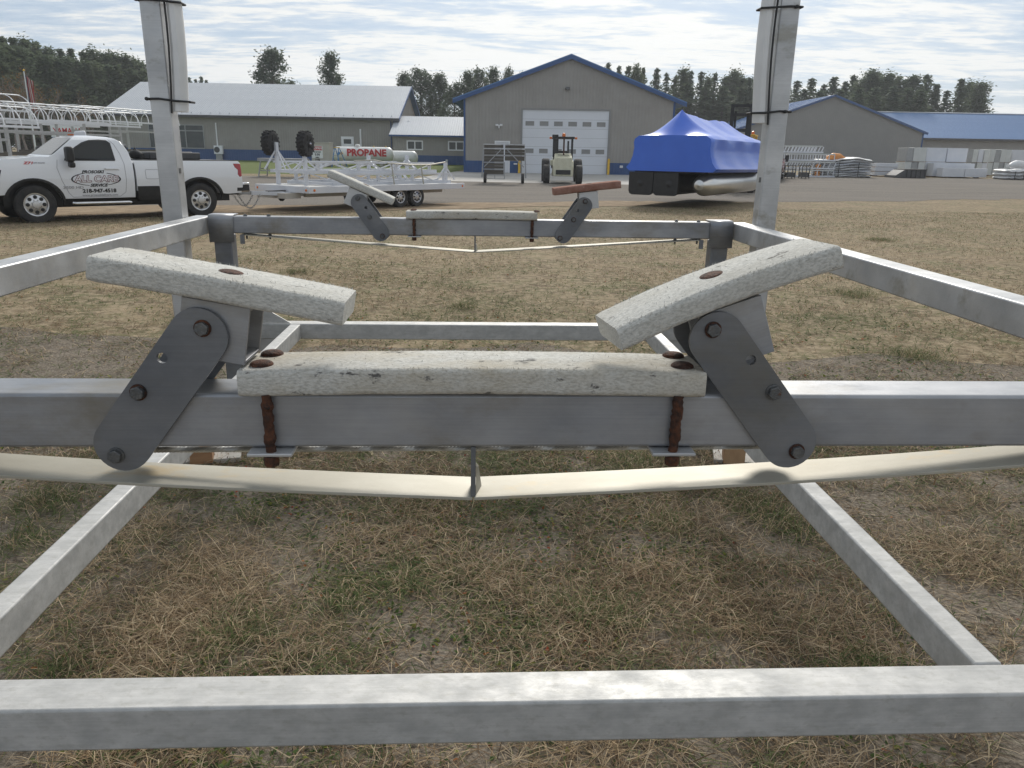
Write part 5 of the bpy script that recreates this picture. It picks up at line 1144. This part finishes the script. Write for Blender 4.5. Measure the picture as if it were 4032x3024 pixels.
for y in (-.98, -.12): MB().bx(-BL + .2, -.162, y - .40, y + .40, Z0 - .80, Z0 - .76).prism([(y - .42, Z0 - .146), (y - .42, Z0 - .74), (y - .38, Z0 - .83), (y - .30, Z0 - .87), (y + .30, Z0 - .87), (y + .38, Z0 - .83), (y + .42, Z0 - .74), (y + .42, Z0 - .146)], -.16, -.02, Matrix.Rotation(R(-90), 4, 'Z') @ Matrix.Diagonal((-1, 1, 1, 1))).build('tunnel_shade', 'black', boat)  # added black boxes, painted shade of the tunnels below the deck
# forklift behind it
gf = ground(2895, 757)
fl2 = thing('mast_forklift', 'yellow forklift with tall black mast lifting the blue-wrapped boat', 'forklift', gf, R(-112))
for s in (-1, 1):
    wheel(fl2, 0, s * .72, .42, .32, s, 'tyre', 'yellow', 6, .5); wheel(fl2, -2.1, s * .70, .40, .30, s, 'tyre', 'yellow', 6, .5)
    MB().beam((.52, s * .42, .25), (.46, s * .42, 4.0), .12, .16).build('mast_rail', 'black', fl2); MB().beam((.40, s * .28, .35), (.36, s * .28, 3.7), .08, .10).build('inner_rail', 'black', fl2)
    MB().bx(.60, 4.2, s * .40 - .07, s * .40 + .07, .46, .515).build('fork', 'black', fl2); MB().bx(.58, .66, s * .40 - .07, s * .40 + .07, .46, 1.3).build('fork_heel', 'black', fl2)
    MB().beam((-.4, s * .58, 1.1), (-.4, s * .58, 2.62), .09, .09).build('cab_post', 'yellow', fl2); MB().beam((-1.7, s * .58, 1.1), (-1.6, s * .58, 2.62), .09, .09).build('cab_post', 'yellow', fl2)
for z in (1.5, 2.85, 3.55, 3.95): MB().beam((.47, -.50, z), (.47, .50, z), .08, .14).build('mast_crossbar', 'black', fl2)
MB().bx(.50, .58, -.62, .62, .62, .74).bx(.50, .58, -.62, .62, 1.15, 1.27).build('carriage', 'black', fl2)
MB().bx(-2.55, .25, -.58, .58, .40, 1.12).build('body', 'yellow', fl2, bevel=.06); MB().bx(-2.6, -1.5, -.60, .60, .42, 1.42).build('counterweight', 'yellow', fl2, bevel=.08)
MB().bx(-1.75, -.30, -.64, .64, 2.62, 2.70).build('cab_roof', 'yellow', fl2, bevel=.02); MB().bx(-1.3, -.8, -.28, .28, 1.12, 1.3).bx(-1.4, -1.25, -.28, .28, 1.3, 1.85).build('seat', 'black', fl2, bevel=.04)
MB().lathe([(.07, 0), (.07, .13), (1e-7, .16)], 10, Matrix.Translation((-.6, .5, 2.70))).build('beacon', 'amber', fl2, smooth=True)
for s in (-1, 1): MB().box((-.33, s * .62, 2.35), (.10, .14, .14)).build('work_lamp', 'chrome', fl2, bevel=.02)
# move boat height so that it rests on the forks
boat.location.z = .0

# ------------------------------------------------------------------ stacked goods on the right side of the yard
E2 = lambda x, y: (3000 + x / 2.1434, 200 + y / 2.1434)
def stack(label, x0, y0, x1, y1, cols, rows, mats, depth=1.6, Y=None, cat='panel stack', group='white panel stacks on the gravel yard', name='panel_stack', gapx=.03, yaw=0.0):
    p = ground(*E2((x0 + x1) / 2, y1)) if Y is None else None
    Yv = p.y if p else Y; a, b = at(*E2(x0, y1), Yv), at(*E2(x1, y1), Yv); h = at(*E2(x0, y0), Yv).z - gz(Yv); w_ = b.x - a.x
    o = thing(name, label, cat, ((a.x + b.x) / 2, Yv, gz(Yv)), yaw, group)
    for r in range(rows):
        z0 = .08 + (h - .08) * r / rows; z1 = .08 + (h - .08) * (r + 1) / rows - .035
        for c in range(cols):
            xa = -w_ / 2 + w_ * c / cols + gapx / 2; xb = -w_ / 2 + w_ * (c + 1) / cols - gapx / 2; j = random.uniform(-.06, .06); lean = random.uniform(-.02, .02)
            pn = MB().bx(xa, xb, j, j + depth, z0, z1 + lean).build('panel', mats[(c + r) % len(mats)], o, bevel=.01)
        if r: MB().bx(-w_ / 2, w_ / 2, .12, depth - .1, z0 - .034, z0 - .001).build('spacer', 'wood', o)
    for c in (-.35, .35): MB().bx(c * w_ - .05, c * w_ + .05, .1, depth - .1, 0, .079).build('skid', 'wood', o)
    return o
stack('greyish panel stack closest to the grey shed corner', 1190, 812, 1358, 1062, 3, 2, ('panel2', 'steel_grey', 'panel2'))
stack('tall pale blue-white panel stack of two large faces in the middle of the row', 1360, 815, 1700, 1064, 2, 2, ('panel',))
stack('narrow upright ribbed panels directly beside the tall pale panel stack', 1704, 828, 1884, 1060, 4, 2, ('panel2', 'steel_grey', 'panel2', 'panel'))
stack('narrow upright cream ribbed panels next to the white bag pile', 1888, 828, 2072, 1058, 4, 2, ('panel2', 'panel2', 'steel_grey', 'panel2'))
stack('tall white panel stack standing behind the white bag pile', 2076, 830, 2340, 1060, 2, 2, ('panel',))
stack('half-height white panel stack before the tall pale one', 1430, 945, 1780, 1069, 2, 1, ('panel',), 1.0)
stack('lowest white panel stack, foremost of the row on the gravel', 1512, 985, 1890, 1075, 2, 1, ('panel',), .9)
stack('low stack of wide white boards between cover pile and black ramp', 946, 942, 1136, 1062, 1, 3, ('panel',), 1.4)
# black loading ramp
pA = ground(*E2(1255, 1076)); a, b = at(*E2(1125, 1076), pA.y), at(*E2(1382, 1076), pA.y); h = at(*E2(1255, 1005), pA.y).z - pA.z; w_ = (b.x - a.x)
rp_ = thing('loading_ramp', 'low charcoal steel loading ramp in front of the greyish panel stack', 'ramp', ((a.x + b.x) / 2, pA.y, pA.z))
MB().prism([(-w_ / 2, .02), (w_ / 2, .02), (w_ / 2, h), (-w_ * .22, h), (-w_ / 2, .18)], 0, 1.8).build('body', 'asph', rp_, bevel=.02); MB().prism([(-w_ * .22, h + .004), (w_ / 2, h + .004), (w_ / 2, h + .05), (-w_ * .22, h + .05)], -.04, 1.84).build('deck_lip', 'black', rp_)
for i in range(5): x = -w_ * .15 + i * w_ * .15; MB().bx(x - .03, x + .03, -.05, -.002, .03, h).build('rib', 'black', rp_)
# wavy folded covers
def covers(label, x0, y0, x1, y1, layers, mats, cat='cover pile', seed=1, thick=.16, name='folded_covers', orange_left=True, amp=.12):
    p = ground(*E2((x0 + x1) / 2, y1)); a, b = at(*E2(x0, y1), p.y), at(*E2(x1, y1), p.y); h = at(*E2(x0, y0), p.y).z - p.z; w_ = b.x - a.x
    o = thing(name, label, cat, ((a.x + b.x) / 2, p.y, p.z)); rr = random.Random(seed); th = h / layers
    for k in range(layers):
        nx, ny = 26, 8; mb = MB(); ph = rr.uniform(0, 6); ex = rr.uniform(-.07, .07); dep = 1.7
        for sgn_ in (0, 1):
            for j in range(ny + 1):
                for i in range(nx + 1):
                    u, v = i / nx, j / ny; x = (u - .5) * (w_ + ex * 2); y = v * dep + .06 * math.sin(u * 9 + ph)
                    wv = amp * math.sin(u * 7 + 1.5 + .25 * k) * (k / layers) + .02 * math.sin(u * 23 + ph + v * 5)
                    edge = min(1, 6 * min(u, 1 - u) * 2.0, 8 * min(v, 1 - v) * 2.0); bul = math.sqrt(max(0, edge)) * th * .46
                    mb.v.append((x, y, max(.01, th * (k + .5) + wv + (bul if sgn_ else -bul))))
        n1 = (nx + 1) * (ny + 1)
        for j in range(ny):
            for i in range(nx):
                q = j * (nx + 1) + i; mb.f.append((q, q + nx + 1, q + nx + 2, q + 1)); mb.f.append((n1 + q, n1 + q + 1, n1 + q + nx + 2, n1 + q + nx + 1))
        for i in range(nx):
            mb.f.append((i, i + 1, n1 + i + 1, n1 + i)); q = ny * (nx + 1) + i; mb.f.append((q, n1 + q, n1 + q + 1, q + 1))
        for j in range(ny):
            q = j * (nx + 1); mb.f.append((q, n1 + q, n1 + q + nx + 1, q + nx + 1)); q += nx; mb.f.append((q, q + nx + 1, n1 + q + nx + 1, n1 + q))
        mb.build('folded_sheet', mats[k % len(mats)], o, smooth=True)
    if orange_left:
        for k in range(5):
            z = th * (k + .6); MB().tube([(-w_ / 2 - .05, .05, z), (-w_ / 2 + .02, -.10, z + .06), (-w_ / 2 + .25, -.14, z + .02)], [.07, .12, .06], 8).build('orange_fold', 'orange', o, smooth=True)
        MB().tube([(-w_ * .30, .5, h + .03), (-w_ * .2, .5, h + .12), (-w_ * .08, .5, h + .10), (w_ * .02, .5, h - .02)], [.12, .26, .25, .10], 10).build('orange_roll', 'orange', o, smooth=True)
    for x in (-.12, .22): MB().bx(x * w_ - .02, x * w_ + .02, -.10, -.07, .02, h * .80).build('tie_strap', 'black', o)
    return o
covers('wavy pile of folded white covers with orange folds at one end', 452, 905, 936, 1068, 8, ('sheet', 'sheet', 'panel'), seed=3)
covers('lumpy pile of white bags beside the tall white panels', 2040, 1000, 2260, 1090, 3, ('sheet',), 'bag pile', 5, orange_left=False, name='bag_pile', amp=.05)
bg2 = thing('cover_bag', 'single white bag lying on top of the lumpy white bag pile', 'bag', at(*E2(2150, 985), ground(*E2(2150, 1090)).y + .6), .3)
MB().tube([(-.75, 0, .12), (-.5, 0, .17), (0, .1, .24), (.5, 0, .22), (.9, 0, .1)], [.10, .22, .30, .26, .12], 12).build('bag', 'sheet', bg2, smooth=True); MB().tube([(-.75, 0, .12), (-.95, 0, .13)], [.04, .09], 8).build('tied_neck', 'sheet', bg2, smooth=True)
# stacked lift frames left of the covers
p = ground(*E2(440, 1070)); a, b = at(*E2(205, 1070), p.y), at(*E2(668, 1070), p.y); w_ = b.x - a.x; h = at(*E2(440, 792), p.y).z - p.z
for k in range(4):
    lab = ('bottom', 'second', 'third', 'topmost')[k]
    o = thing('stacked_boat_lift', 'bare aluminium lift frame, %s of the stack near the red pickup' % lab, 'lift frame', ((a.x + b.x) / 2 + (-.15 if k == 3 else .05 * k), p.y + 1.0 + .2 * k, p.z + h * .25 * k), 0, 'aluminium lift frames stacked near the red pickup')
    ww = w_ * (.96 if k < 3 else .62); hh = h * .25
    for y in (0, 1.6):
        MB().beam((-ww / 2, y, .06), (ww / 2, y, .06), .09, .10).build('lower_rail', 'panel', o); MB().beam((-ww / 2 + .1, y, hh - .08), (ww / 2 - .1, y, hh - .08), .07, .08).build('upper_rail', 'panel2', o)
        n = 9
        for i in range(n + 1): x = -ww / 2 + .12 + (ww - .24) * i / n; MB().beam((x, y, .111), (x + (.12 if k % 2 else 0), y, hh - .121), .05, .06).build('upright', 'panel', o)
    for i in range(4): x = -ww / 2 + .3 + (ww - .6) * i / 3; MB().beam((x, .046, .06), (x, 1.554, .06), .08, .08).build('cross_member', 'panel', o)
for i, (x0, x1, nm) in enumerate(((208, 280, 'beside the red pickup'), (330, 398, 'next to the white covers'))):
    q = ground(*E2((x0 + x1) / 2, 1080)); a, b = at(*E2(x0, 1080), q.y), at(*E2(x1, 1080), q.y); wv = b.x - a.x; hv = at(*E2(x0, 965), q.y).z - q.z
    o = thing('wire_cart', 'small black wire cart on the gravel ' + nm, 'cart', ((a.x + b.x) / 2, q.y, q.z))
    for s in (-1, 1):
        for y in (0, .6): MB().beam((s * wv * .45, y, .02), (s * wv * .45, y, hv), .05, .05).build('post', 'asph', o)
    for z in (hv * .45, hv * .7, hv * .98):
        for y in (0, .6): MB().beam((-wv * .43, y, z), (wv * .43, y, z), .03, .04).build('rail', 'asph', o)
    for i2 in range(6): x = -wv * .4 + wv * .8 * i2 / 5; MB().beam((x, 0, hv * .72), (x, 0, hv * .96), .015, .015).build('wire', 'asph', o)
    MB().bx(-wv * .42, wv * .42, .03, .57, .10, hv * .43).build('bin', 'asph', o)

# ------------------------------------------------------------------ trees
def quads(name, C, size, mat, parent, up=.3):
    n = len(C); a = rng.normal(0, 1, (n, 3)); a[:, 2] *= up; a /= np.linalg.norm(a, axis=1)[:, None]; b = rng.normal(0, 1, (n, 3)); b -= (b * a).sum(1)[:, None] * a; b /= np.linalg.norm(b, axis=1)[:, None]
    s = size * rng.uniform(.6, 1.4, (n, 1)); w = s * .55
    V = np.stack([C - a * s, C + b * w * .7 - a * s * .2, C + a * s, C - b * w * .7 + a * s * .1], 1).reshape(-1, 3)
    me = bpy.data.meshes.new(name); me.from_pydata(V.tolist(), [], [(4 * i, 4 * i + 1, 4 * i + 2, 4 * i + 3) for i in range(n)]); return link(name, me, mat, parent)
def pine(seed, H=14.0, rad=2.0, base=.10, mat='needle', nq=2300, top_pow=.75):
    rr = np.random.default_rng(seed); o = thing('pine_tree', 'x', 'tree'); mbt = MB().tube([(0, 0, 0), (.1, 0, H * .4), (0, .1, H * .8), (0, 0, H * .97)], [.20, .15, .07, .02], 7)
    C = []; z = H * base
    while z < H * .99:
        t = (z / H - base) / (1 - base); r = rad * min(1, (1.02 - t) ** top_pow * (1 if t > .22 else .75 + t * 1.1)) * rr.uniform(.7, 1.15); k = rr.integers(4, 7); a0 = rr.uniform(0, 6.3)
        for j in range(k):
            a = a0 + 2 * np.pi * j / k + rr.normal(0, .25); ln = r * rr.uniform(.5, 1.3); up = rr.uniform(.05, .55) * (1 if t > .5 else .3)
            n = max(4, int(nq / 135 * (.4 + ln / rad))); q = rr.uniform(.12, 1, n) ** .75
            C.append(np.stack([np.cos(a) * ln * q + rr.normal(0, .14, n), np.sin(a) * ln * q + rr.normal(0, .14, n), z + up * ln * q + rr.normal(0, .16, n)], 1))
            if ln > .8: mbt.tube([(0, 0, z), (math.cos(a) * ln * .8, math.sin(a) * ln * .8, z + up * ln * .8)], [.035, .012], 4)
        z += H * .028 * rr.uniform(.7, 1.3)
    C.append(np.stack([rr.normal(0, .08, 40), rr.normal(0, .08, 40), rr.uniform(H * .93, H * 1.01, 40)], 1))
    tr = mbt.build('trunk', 'bark', o, smooth=True); quads('crown', np.concatenate(C), .23, mat, o, .8); return o
def broadleaf(seed, H=14.0, rx=3.2, base=.12, mat='leaf', clumps=150, per=44, name='broadleaf_tree', pw=.62):
    rr = np.random.default_rng(seed); o = thing(name, 'x', 'tree'); mbt = MB().tube([(0, 0, 0), (0, .1, H * .5), (.1, 0, H * .9)], [.28, .18, .05], 8); C = []
    for _ in range(clumps):
        t = rr.uniform(0, 1) ** .9; z = H * (base + (1 - base) * t); env = rx * min(1, 1.35 * (1.03 - t) ** pw) * (.55 + .45 * min(1, t / .22)); a = rr.uniform(0, 6.3); q = rr.uniform(.2, 1.0) ** .6; r = env * q
        c = np.array([math.cos(a) * r, math.sin(a) * r, z]); mbt.tube([(0, 0, max(.5, z - r * .8)), tuple(c)], [.05, .015], 4)
        s = rr.uniform(.35, .62); C.append(c + rr.normal(0, 1, (per, 3)) * [s * .8, s * .8, s * .75])
    mbt.build('trunk', 'bark', o, smooth=True); quads('crown', np.concatenate(C), .21, mat, o, .7); return o
def bare(seed, H=11.0, leaves=260):
    rr = random.Random(seed); o = thing('bare_tree', 'x', 'tree'); mbt = MB(); C = []
    def grow(p, d_, ln, r, lev):
        q = p + d_ * ln; mid = (p + q) / 2 + Vector((rr.uniform(-.1, .1), rr.uniform(-.1, .1), 0)) * ln; mbt.tube([p, mid, q], [r, r * .85, r * .65], 5 if lev < 2 else 4)
        if lev >= 4: C.append(q); return
        for _ in range(3 if lev else 4):
            nd = (d_ + Vector((rr.uniform(-.65, .65), rr.uniform(-.65, .65), rr.uniform(-.05, .4)))).normalized(); grow(p + (q - p) * rr.uniform(.55, 1), nd, ln * rr.uniform(.55, .8), r * .55, lev + 1)
    grow(Vector((0, 0, 0)), Vector((0, 0, 1)), H * .33, .15, 0); mbt.build('trunk', 'barkpale', o, smooth=True)
    cc = np.array([tuple(rr.choice(C)) for _ in range(leaves)]) + np.random.default_rng(seed).normal(0, .3, (leaves, 3)); quads('crown', cc, .13, 'autumn', o, .8); return o
protos = {'p': [pine(1, rad=2.1), pine(2, rad=1.7, mat='needle2'), pine(3, rad=2.4), pine(4, rad=1.9, mat='needle2', base=.2)], 'b': [broadleaf(11), broadleaf(12, rx=2.6), broadleaf(13, rx=3.6)], 'n': [bare(21), bare(22, 10, 420)],
          'q': [broadleaf(31, rx=2.4, base=.08, mat='needle', clumps=170, name='pine_tree', pw=.85), broadleaf(32, rx=2.0, base=.06, mat='needle2', clumps=150, name='pine_tree', pw=1.0), broadleaf(33, rx=2.8, base=.10, mat='needle2', clumps=190, name='pine_tree', pw=.75)]}
usedp = set()
def plant(kind, px, py, Y, hwpx=None, label=None, group=None, base_h=14.0, idx=None):
    i = random.randrange(len(protos[kind])) if idx is None else idx; pr = protos[kind][i]; t = at(px, py, Y); H = t.z - gz(Y); sc = H / (base_h if kind != 'n' else 10.5); wx = sc
    if hwpx: wx = (hwpx * Y / 3180) / {'p': 2.0, 'b': 3.1, 'n': 3, 'q': 2.3}[kind]
    loc = (t.x, Y, gz(Y)); rz = random.uniform(0, 6.28)
    if (kind, i) in usedp: o = dup(pr, loc, rz, label, (wx, wx, sc))
    else: usedp.add((kind, i)); o = pr; o.location = loc; o.rotation_euler = (0, 0, rz); o.scale = (wx, wx, sc); o['label'] = label
    o['group'] = group; return o
LP = 'dense dark pine in the tall row behind the canopy lifts'; LG = 'pines behind the canopy lifts'
for (x, y, hw_) in ((-60, 150, 62), (5, 148, 60), (48, 152, 55), (95, 164, 55), (140, 171, 60), (185, 200, 50), (236, 198, 52), (277, 195, 45), (325, 206, 50), (357, 202, 46), (400, 219, 50), (434, 217, 48), (470, 228, 44), (497, 229, 46), (530, 242, 42), (556, 250, 42), (590, 262, 40), (625, 275, 40)):
    plant(random.choice('pqq'), x, y, 100 + x * .035, hw_ * 1.6, LP, LG)
for (x, y) in ((-30, 175), (25, 180), (70, 185), (120, 200), (165, 215), (210, 222), (255, 225), (300, 230), (345, 235), (385, 240), (425, 245), (460, 250), (515, 262), (565, 275)):
    plant(random.choice('pq'), x, y + 12, 90 + x * .035, 88, 'shorter pine in the front rank of the row behind the canopy lifts', LG)
for (x, y) in ((700, 300), (716, 290), (745, 306), (770, 315), (792, 303), (812, 318)): plant('p', x, y, 150, 34, 'small pine tip showing over the white showroom roof', 'pine tips over the showroom roof')
plant('b', 1065, 204, 104, 105, 'broad leafy tree rising behind the showroom roof, wider of two', None, idx=0).pop('group', None)
plant('b', 1298, 220, 104, 76, 'narrower leafy tree rising behind the showroom roof', None, idx=1).pop('group', None)
BL_ = 'leafy tree behind the low connector building'; BG = 'leafy trees behind the connector'
for (x, y, hw_) in ((1590, 296, 55), (1655, 276, 90), (1730, 300, 70), (1790, 330, 60), (1840, 292, 60), (1885, 275, 62), (1945, 278, 60), (2005, 272, 42), (2060, 300, 50)): plant('b', x, y, 108 + random.uniform(-4, 8), hw_, BL_, BG)
RG = 'pines in the row beyond the sheds'
def RLf(x, front=False):
    a = 'shorter front-row pine' if front else 'tall dark pine'
    return a + (' peeking over the right slope of the shop roof' if x < 2680 else ' in the gap between shop and grey shed' if x < 3110 else ' standing behind the grey shed roof' if x < 3660 else ' at the row end beyond the blue warehouse roof')
for (x, y, hw_) in ((2394, 250, 30), (2438, 264, 28), (2476, 261, 30), (2508, 270, 26), (2534, 270, 26), (2587, 272, 34), (2626, 292, 32), (2660, 300, 34), (2693, 278, 34), (2722, 284, 30), (2763, 286, 32), (2790, 310, 30), (2818, 291, 32), (2860, 312, 30), (2898, 289, 38), (2930, 315, 30), (2953, 308, 36), (2990, 297, 36), (3010, 285, 36), (3060, 310, 40), (3100, 318, 40)): plant(random.choice('pq'), x, y, 132 + random.uniform(-6, 6), hw_ * 1.75, RLf(x), RG)
for (x, y, hw_) in ((3140, 322, 44), (3198, 312, 46), (3245, 335, 40), (3285, 308, 48), (3330, 325, 42), (3364, 298, 42), (3405, 318, 44), (3434, 290, 46), (3470, 312, 44), (3504, 297, 46), (3540, 305, 44), (3570, 315, 46), (3600, 308, 52), (3653, 296, 48), (3690, 335, 46), (3730, 360, 40), (3788, 314, 44), (3822, 330, 40), (3868, 332, 48)): plant(random.choice('ppq'), x, y, 140 + random.uniform(-6, 6), hw_ * 1.65, RLf(x), RG)
for (x, y) in ((3170, 345), (3230, 352), (3310, 345), (3385, 340), (3450, 335), (3520, 335), (3580, 340), (3630, 345), (2710, 320), (2780, 335), (2850, 335), (2920, 335)): plant('p', x, y + 10, 126, 90, RLf(x, True), RG)
NL = 'bare autumn tree with pale branches before the dark pines'; NG = 'bare autumn trees before the pines'
for (x, y) in ((15, 225), (50, 215), (85, 240), (125, 262), (20, 260), (180, 290), (330, 330), (300, 345)): plant('n', x, y, 84, None, NL, NG)

# ------------------------------------------------------------------ thin autumn air
hz_ = MB().bx(-510, 510, -14, 510, -1.2, 40).build('haze', None)
hm = bpy.data.materials.new('thin_haze'); hm.use_nodes = True; hn = hm.node_tree; hn.nodes.remove(hn.nodes['Principled BSDF']); pv = hn.nodes.new('ShaderNodeVolumePrincipled')
pv.inputs['Color'].default_value = (.92, .95, 1, 1); pv.inputs['Density'].default_value = .00055; pv.inputs['Anisotropy'].default_value = .3
hn.links.new(pv.outputs[0], hn.nodes['Material Output'].inputs['Volume']); hz_.data.materials.append(hm); stuff(hz_)
